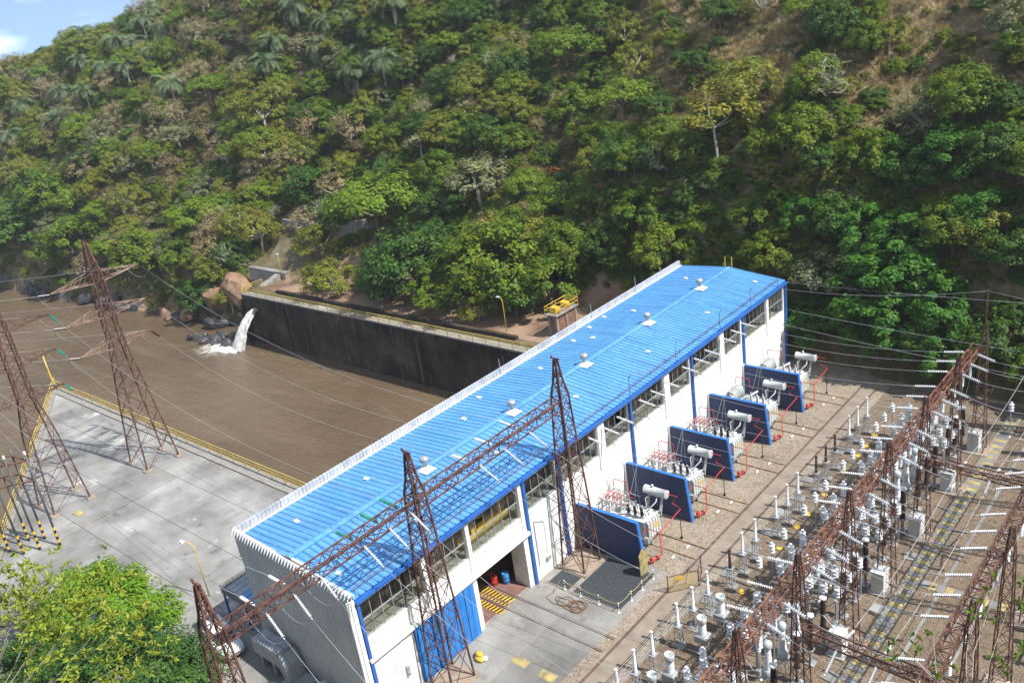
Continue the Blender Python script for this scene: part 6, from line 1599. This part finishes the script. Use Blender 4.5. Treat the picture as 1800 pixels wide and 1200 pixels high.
SHORT = ['flat-topped bright green tree', 'big dark tree behind the wall', 'large round green tree', 'silvery grey-green tree', 'small pale bank bush', 'pale yellow-green tree', 'bright lime tree', 'broad olive tree', 'round green tree', 'yellowish bank bush', 'bush beside the flume', 'thin olive bush', 'hanging green mass', 'gantry-end green tree', 'pale tree by the powerhouse corner', 'green tree on the cutting', 'low green bush', 'olive shrub on the cutting', 'bright crown over the rocky shore', 'leaning riverside tree', 'wide shore tree', 'dark shore mass', 'low tree over the rocks', 'dark tree in the hollow', 'small green tree above the wall', 'tree behind the gate house', 'low green tree', 'dark bank tree', 'papaya-like tree', 'high lime bush', 'small green roofside tree', 'high olive crown', 'broad crown behind the shore', 'waterfall bush', 'green crown at top centre', 'light green crown', 'dead orange foliage']
LMK = [(h[1], h[2], SHORT[i]) for i, h in enumerate(HERO[:len(SHORT)])]+[(PALMS[0][0], PALMS[0][1], 'skyline palm'), (PALMS[1][0], PALMS[1][1], 'tall dark-trunked palm'), (-105, 95, 'palm cluster')]
LMA = np.array([(a, b) for a, b, _ in LMK])
def place(x, y):
    q = np.hypot(LMA[:, 0]-x, LMA[:, 1]-y); i = int(np.argmin(q)); dy = y-LMA[i, 1]; dx = x-LMA[i, 0]
    far = 'well ' if q[i] > 22 else ''
    rel = ('above' if dy > 0 else 'below') if abs(dy) > abs(dx)*0.8 else ('upstream of' if dx < 0 else 'downstream of')
    return f'{far}{rel} the {LMK[i][2]}'
def zone(x, d):
    if x < -140: return ('on the slope beyond the river bend', 'beyond the river bend')
    if x < -88: return ('on the slope upstream of the waterfall', 'upstream of the waterfall')
    if x < -45: return ('on the hillside above the retaining wall', 'above the retaining wall')
    if x < -5: return ('on the hillside behind the powerhouse roof', 'behind the powerhouse')
    return ('on the steep dry hillside above the switchyard', 'above the switchyard')
KW = {'mid': 'mid green tree', 'dark': 'dark green tree', 'olive': 'olive spreading tree', 'lime': 'lime green tree', 'grey': 'pale grey-green tree', 'tan': 'dry tan tree'}
HTW = {'high': 'high up', 'low': 'low down'}
for i in order[:NIND]:
    k = kinds[pk[i]]; zt, zg = zone(TX[i], TD[i]); hl = 'high up' if TD[i] > 26 else ('half way up' if TD[i] > 12 else 'low down')
    szw = 'small' if rad[i] < 2.0 else ('medium' if rad[i] < 2.9 else 'large')
    tree('tree', f'{szw} {KW[k]} {place(TX[i], TY[i])}', k, float(TX[i]), float(TY[i]), float(TZ[i]), float(rad[i]), float(rad[i])*0.95, f'{k} trees {hl} {zg}', 'tree', None, random.uniform(0.85, 1.2))
rest = order[NIND:]

PCOL = bpy.data.collections.new('plant_prototypes')
def gn_scatter(name, label, cat, protos, P, idx, scl, rot, tilt=0.0):
    """one mass of plants: instances of the prototypes on points"""
    col_ = bpy.data.collections.new(name+'_prototypes')
    for k, me in enumerate(protos):
        ob = bpy.data.objects.new(f'{k:02d}_{name}_plant', me); col_.objects.link(ob)
    me = bpy.data.meshes.new(name); me.vertices.add(len(P)); me.vertices.foreach_set('co', np.asarray(P, float).reshape(-1))
    a = me.attributes.new('pick', 'INT', 'POINT'); a.data.foreach_set('value', np.asarray(idx, np.int32))
    a = me.attributes.new('size', 'FLOAT_VECTOR', 'POINT'); a.data.foreach_set('vector', np.asarray(scl, float).reshape(-1))
    a = me.attributes.new('turn', 'FLOAT_VECTOR', 'POINT'); a.data.foreach_set('vector', np.asarray(rot, float).reshape(-1))
    me.update()
    o = link(name, me); tag(o, label, cat, kind='stuff')
    ng = bpy.data.node_groups.new(name+'_nodes', 'GeometryNodeTree')
    ng.interface.new_socket('Geometry', in_out='INPUT', socket_type='NodeSocketGeometry'); ng.interface.new_socket('Geometry', in_out='OUTPUT', socket_type='NodeSocketGeometry')
    gi, go = ng.nodes.new('NodeGroupInput'), ng.nodes.new('NodeGroupOutput')
    ci = ng.nodes.new('GeometryNodeCollectionInfo'); ci.inputs['Collection'].default_value = col_; ci.inputs['Separate Children'].default_value = True; ci.inputs['Reset Children'].default_value = True
    ip = ng.nodes.new('GeometryNodeInstanceOnPoints'); ip.inputs['Pick Instance'].default_value = True
    def att(nm, typ):
        n = ng.nodes.new('GeometryNodeInputNamedAttribute'); n.data_type = typ; n.inputs['Name'].default_value = nm; return n.outputs['Attribute']
    ng.links.new(gi.outputs[0], ip.inputs['Points']); ng.links.new(ci.outputs[0], ip.inputs['Instance'])
    ng.links.new(att('pick', 'INT'), ip.inputs['Instance Index']); ng.links.new(att('turn', 'FLOAT_VECTOR'), ip.inputs['Rotation']); ng.links.new(att('size', 'FLOAT_VECTOR'), ip.inputs['Scale'])
    ng.links.new(ip.outputs[0], go.inputs[0])
    md = o.modifiers.new('scatter', 'NODES'); md.node_group = ng
    return o
flat = []; off = {}
for k in kinds:
    off[k] = (len(flat), len(KIND[k]))
    flat += [p[0] for p in KIND[k]]
nb = len(flat); flat += BARE
ri = rest; n = len(ri)
idx = []
for i in ri:
    k = kinds[pk[i]]; a, c_ = off[k]; idx.append(a+random.randrange(c_))
P = np.stack([TX[ri], TY[ri], TZ[ri]+rad[ri]*0.8], 1)
sc_ = rad[ri][:, None]*rng.uniform(0.75, 1.3, (n, 3))
ro = np.stack([rng.normal(size=n)*0.22, rng.normal(size=n)*0.22, rng.uniform(0, 6.28, n)], 1)
bare = rng.random(len(TX)) < 0.05                                     # grey bare crowns mixed in
bi = np.where(bare)[0]
P = np.concatenate([P, np.stack([TX[bi]+1.5, TY[bi]-1.0, TZ[bi]+rad[bi]*1.0], 1)]); sc_ = np.concatenate([sc_, np.repeat(rad[bi][:, None]*0.95, 3, 1)]); ro = np.concatenate([ro, np.stack([bi*0, bi*0, bi*1.7], 1)]); idx += [nb+int(i) % 2 for i in bi]
gn_scatter('forest', 'mass of smaller trees covering the hillside', 'trees', flat, P, idx, sc_, ro)
# undergrowth
UX, UY, UZ, UD, UDI, rng = scatter(1.3, (-300, 70), (44, 150), 81)
og = open_ground(UX, UY)
keep = rng.random(len(UX)) < np.where(UX < -110, 0.8, 1.08-0.95*og)
UX, UY, UZ, UDI, og = (a[keep] for a in (UX, UY, UZ, UDI, og))
EX, EY, EZ, ED, EDI, _ = scatter(0.8, (-58, 62), (56, 84), 83)          # the steep cutting carries hanging growth
ek = (ED < 15) & (rng.random(len(EX)) < 0.62)
UX, UY, UZ = np.concatenate([UX, EX[ek]]), np.concatenate([UY, EY[ek]]), np.concatenate([UZ, EZ[ek]]); n = len(UX)
sr_ = (0.45+1.2*rng.random(n)**1.6)*np.where(UX < -110, 1.25, 1.05)
shr = [KIND['mid'][0][0], KIND['dark'][0][0], KIND['olive'][0][0], KIND['lime'][0][0], KIND['tan'][0][0], KIND['grey'][0][0]]
idx = np.array([int(rng.choice(6, p=[0.33, 0.27, 0.22, 0.05, 0.09, 0.04] if x > -100 else [0.20, 0.10, 0.36, 0.12, 0.14, 0.08])) for x in UX])
gn_scatter('undergrowth', 'low bushes and scrub covering the hillside between the trees', 'undergrowth', shr, np.stack([UX, UY, UZ+sr_*0.35], 1), idx, np.stack([sr_, sr_, sr_*0.9], 1), np.stack([UX*0, UX*0, rng.uniform(0, 6.28, n)], 1))
# dry grass
def tuft(seed):
    rng_ = np.random.default_rng(seed); k = 46
    a = rng_.uniform(0, 6.28, k); r_ = rng_.random(k)*0.45; b = np.stack([np.cos(a)*r_, np.sin(a)*r_, np.zeros(k)], 1)
    d = unit(np.stack([np.cos(a)*0.5, np.sin(a)*0.5, np.full(k, 1.0)], 1)+0.35*rng_.normal(size=(k, 3))); ln = rng_.uniform(0.35, 0.8, (k, 1))
    return quads_mesh('grass_tuft', b+d*ln*0.5, d*ln*0.5, unit(np.cross(d, (0.3, 0.5, 0.1)))*0.022, LM['grass'])
GX, GY, GZ, GD, GDI, rng = scatter(0.75, (-160, 70), (52, 140), 91)
og = open_ground(GX, GY); keep = (rng.random(len(GX)) < np.clip(og*1.5, 0.1, 0.9)) & (GDI < 210)
GX, GY, GZ = GX[keep], GY[keep], GZ[keep]; n = len(GX); s_ = rng.uniform(0.7, 1.7, n)
gn_scatter('dry_grass', 'dry tan grass on the open parts of the hillside', 'grass', [tuft(1), tuft(2), tuft(3)], np.stack([GX, GY, GZ-0.05], 1), rng.integers(0, 3, n), np.stack([s_, s_, s_], 1), np.stack([rng.normal(size=n)*0.2, rng.normal(size=n)*0.2, rng.uniform(0, 6.28, n)], 1))

# rocks on the shore
def rock_mesh(seed, mat):
    rng_ = np.random.default_rng(seed); mb = MB(); n_, m_ = 9, 6; vs_ = []
    pl_ = unit(rng_.normal(size=(9, 3))); pd = rng_.uniform(0.6, 0.95, 9)
    for j in range(m_+1):
        for i in range(n_):
            th, ph_ = 2*math.pi*i/n_, math.pi*j/m_
            d = np.array((math.sin(ph_)*math.cos(th), math.sin(ph_)*math.sin(th), math.cos(ph_)))
            q = 1.0
            for a, b in zip(pl_, pd):
                c_ = d@a
                if c_*q > b: q = b/c_
            vs_.append(tuple(d*q*np.array((1.2, 0.9, 0.7))))
    fs = [(j*n_+i, (j+1)*n_+i, (j+1)*n_+(i+1) % n_, j*n_+(i+1) % n_) for j in range(m_) for i in range(n_)]
    mb.add(vs_, fs); return mb.mesh('boulder', mat, False)
RM = [rock_mesh(s, MAT['rock']) for s in range(4)]; RB = [rock_mesh(10+s, MAT['rock_brown']) for s in range(4)]
rng = np.random.default_rng(5)
for i in range(40):
    x = rng.uniform(-104, -92.5); y = 45.5+rng.uniform(0, 6.0)*(1 if x > -99 else 0.8); s = rng.uniform(0.35, 1.1)
    o = link('boulder', RM[i % 4], None, (x, y, WZ+rng.uniform(-0.1, 0.35)*s)); o.rotation_euler = tuple(rng.uniform(0, 6.28, 3)); o.scale = (s, s, s)
    tag(o, 'wet black boulder in the pile below the waterfall', 'boulder', 'black boulders below the waterfall')
for i in range(34):
    x = rng.uniform(-185, -104); y = float(np.interp(x, FX, FY))+rng.uniform(-1.6, 1.8); s = rng.uniform(0.7, 2.2)
    brown = x > -130 and rng.random() < 0.75
    o = link('boulder', (RB if brown else RM)[i % 4], None, (x, y, WZ+rng.uniform(0, 0.6)*s)); o.rotation_euler = tuple(rng.uniform(0, 6.28, 3)); o.scale = (s*1.2, s, s)
    tag(o, 'brown rock on the shore upstream of the waterfall' if brown else 'dark rock along the far river shore', 'boulder', 'brown shore rocks' if brown else 'dark shore rocks')
for i, (x, y, s, h) in enumerate(((-101, 55, 4.2, 3.5), (-106, 54.5, 3.6, 1.5), (-97.5, 60.5, 3.6, 4.2), (-110, 56, 3.0, 0.5), (-95.6, 54.6, 2.6, -0.5))):
    o = link('rock_outcrop', RB[i % 4], None, (x, y, -6+h)); o.rotation_euler = (0.3*i, 0.2, 1.1*i); o.scale = (s, s*0.8, s*1.1)
    tag(o, f'large brown rock face in the bank upstream of the waterfall', 'rock', 'rock faces by the waterfall')

# ------------------------------------------------------------------ trees near the viewer
def big_tree(name, label, mat, c, rad, hc, seed, **kw):
    me, cc = crown_mesh('crown', seed, LM[mat], **kw)
    t = thing(name, label, 'tree', c); t.scale = (rad, rad, rad)
    link('crown', me, t); link('trunk', trunk_mesh('trunk', seed+9, MAT['bark'], cc, -c[2]/rad, 0.06, 12), t)
big_tree('mango_tree', 'dense bright green mango tree at the edge of the pier below the viewer', 'mango', (-20.2, -7.6, 4.6), 4.6, 0, 301, k=120, per=170, leaf=0.05, asp=3.2, cr=0.2, shape=(1.35, 1.0, 0.8), low=-0.3)
big_tree('feathery_tree', 'darker feathery green tree in front of the mango tree', 'feather', (-9.2, -11.4, 6.2), 5.0, 0, 302, k=130, per=230, leaf=0.03, asp=2.6, cr=0.2, shape=(1.3, 1.1, 0.75), low=-0.3)
big_tree('feathery_tree', 'feathery green tree at the lower picture corner behind the yellow leaves', 'feather', (-15.5, -15.5, 5.6), 4.6, 0, 303, k=110, per=200, leaf=0.032, asp=2.6, cr=0.22, shape=(1.3, 1.1, 0.75), low=-0.3)
big_tree('small_tree', 'thin grey-green tree between the mango tree and the striped poles', 'grey', (-32.0, -9.5, 2.4), 2.6, 0, 304, k=40, per=70, leaf=0.05, asp=2.2, cr=0.25)

def leaf_whorls(name, mat, centres, rad, nl, ll, seed, per=3):
    rng_ = np.random.default_rng(seed); P = []; U = []; Wv = []
    for c in centres:
        for w in range(per):
            o_ = np.array(c)+rng_.normal(size=3)*rad; ax = unit(rng_.normal(size=3)*0.6+np.array((-0.3, 0.3, 0.8)))
            for k in range(nl):
                d = unit(rng_.normal(size=3)+ax*0.5); d[2] -= 0.25; d = unit(d); ln = ll*rng_.uniform(0.6, 1.15)
                nrm = unit(np.cross(d, rng_.normal(size=3))+np.array((0, 0, 0.8))); sd = unit(np.cross(d, nrm))
                P.append(o_+d*ln*0.55); U.append(d*ln*0.5); Wv.append(sd*ln*0.17)
    P, U, Wv = map(np.array, (P, U, Wv)); n_ = len(P)
    # each leaf: six-sided blade folded along its rib
    nrm = unit(np.cross(U, Wv))*np.linalg.norm(Wv, axis=1, keepdims=True)*0.35
    v = np.stack([P-U, P-U*0.35+Wv+nrm, P+U*0.35+Wv*0.9+nrm, P+U-nrm*0.8, P+U*0.35-Wv*0.9+nrm, P-U*0.35-Wv+nrm], 1)
    me = bpy.data.meshes.new(name); f = []
    for k in range(n_): b = k*6; f += [(b, b+1, b+2, b+3), (b, b+3, b+4, b+5)]
    me.from_pydata(v.reshape(-1, 3).tolist(), [], f); me.materials.append(LM[mat]); me.update(); return me
YC = [(28.11, -22.12, 36.76), (28.4, -21.84, 36.36), (28.59, -21.5, 36.21), (28.87, -21.59, 35.72), (29.1, -21.6, 35.39), (28.46, -22.1, 36.14), (28.18, -22.47, 36.48), (28.46, -22.44, 36.02), (28.73, -21.95, 35.77), (28.74, -22.53, 35.55), (28.03, -22.37, 36.81), (28.2, -22.7, 36.37), (29.05, -21.93, 35.32), (28.55, -21.82, 36.13), (28.28, -22.11, 36.45)]
def near_tree(name, label, mat, cs_, base, hub, rad, nl, ll, seed, per):
    t = thing(name, label, 'tree', base)
    b = np.array(base); me = leaf_whorls('foliage', mat, [np.array(c)-b for c in cs_], rad, nl, ll, seed, per); link('foliage', me, t)
    mb = MB(); hv = Vector(np.array(hub)-b)
    mb.tube([(0, 0, -0.5), hv*0.5+Vector((0.1, 0, 0)), hv], [0.09, 0.07, 0.05], 7, 0, False)
    for c in cs_:
        e = Vector(np.array(c)-b); m_ = hv.lerp(e, 0.55)+Vector((random.uniform(-0.15, 0.15), random.uniform(-0.15, 0.15), 0.05))
        mb.tube([hv, m_, e], [0.010, 0.006, 0.003], 5, 0, False)
    mb.build('branch', MAT['bark_pale'], t, True)
near_tree('leafy_tree', 'yellow-green leafy branches close to the viewer in the lower corner', 'near', YC, (29.4, -24.2, 31.0), (27.6, -24.0, 34.2), 0.23, 9, 0.088, 401, 22)
GCX = [(37.28, -16.35, 35.46), (37.65, -16.15, 35.55), (37.45, -16.38, 35.36), (38.16, -15.62, 36.05), (38.3, -15.75, 35.84), (38.5, -15.99, 35.51), (38.45, -16.11, 35.38), (37.81, -16.41, 35.22), (38.02, -15.79, 35.87)]
near_tree('leafy_sapling', 'thin green sapling twigs close to the viewer over the yard', 'near_green', GCX, (38.3, -18.5, 32.2), (38.2, -16.6, 34.6), 0.1, 6, 0.10, 402, 3)
# ------------------------------------------------------------------ air
hzm = bpy.data.materials.new('thin_pale_haze'); hzm.use_nodes = True; hn = hzm.node_tree; hn.nodes.clear()
ho = hn.nodes.new('ShaderNodeOutputMaterial'); hv_ = hn.nodes.new('ShaderNodeVolumePrincipled')
hv_.inputs['Color'].default_value = (0.86, 0.92, 0.98, 1); hv_.inputs['Density'].default_value = 0.00025; hv_.inputs['Anisotropy'].default_value = 0.25
hn.links.new(hv_.outputs[0], ho.inputs['Volume'])
m = MB(); m.box((-650, -450, -17), (260, 560, 104)); tag(m.build('haze', hzm), kind='stuff')

# ------------------------------------------------------------------ single out things that came out with one label
dup_labels = {}
for o in COL.objects:
    if o.parent is None and o.get('label') and o.get('category'): dup_labels.setdefault(o['label'], []).append(o)
for lab, obs in dup_labels.items():
    if len(obs) < 2: continue
    if obs[0]['category'] in ('boulder', 'rock'):
        obs.sort(key=lambda q: (q.location.x+90)**2+(q.location.y-46)**2)
        for i, q in enumerate(obs): q['label'] = f'{lab}, {ORD[i]} nearest the spout' if i < 39 else lab
    else:
        obs.sort(key=lambda q: -q.location.z)
        for i, q in enumerate(obs): q['label'] = f'{lab}, {ORD[i]} highest' if len(obs) > 2 else f'{lab}, the {("higher", "lower")[i]} one'
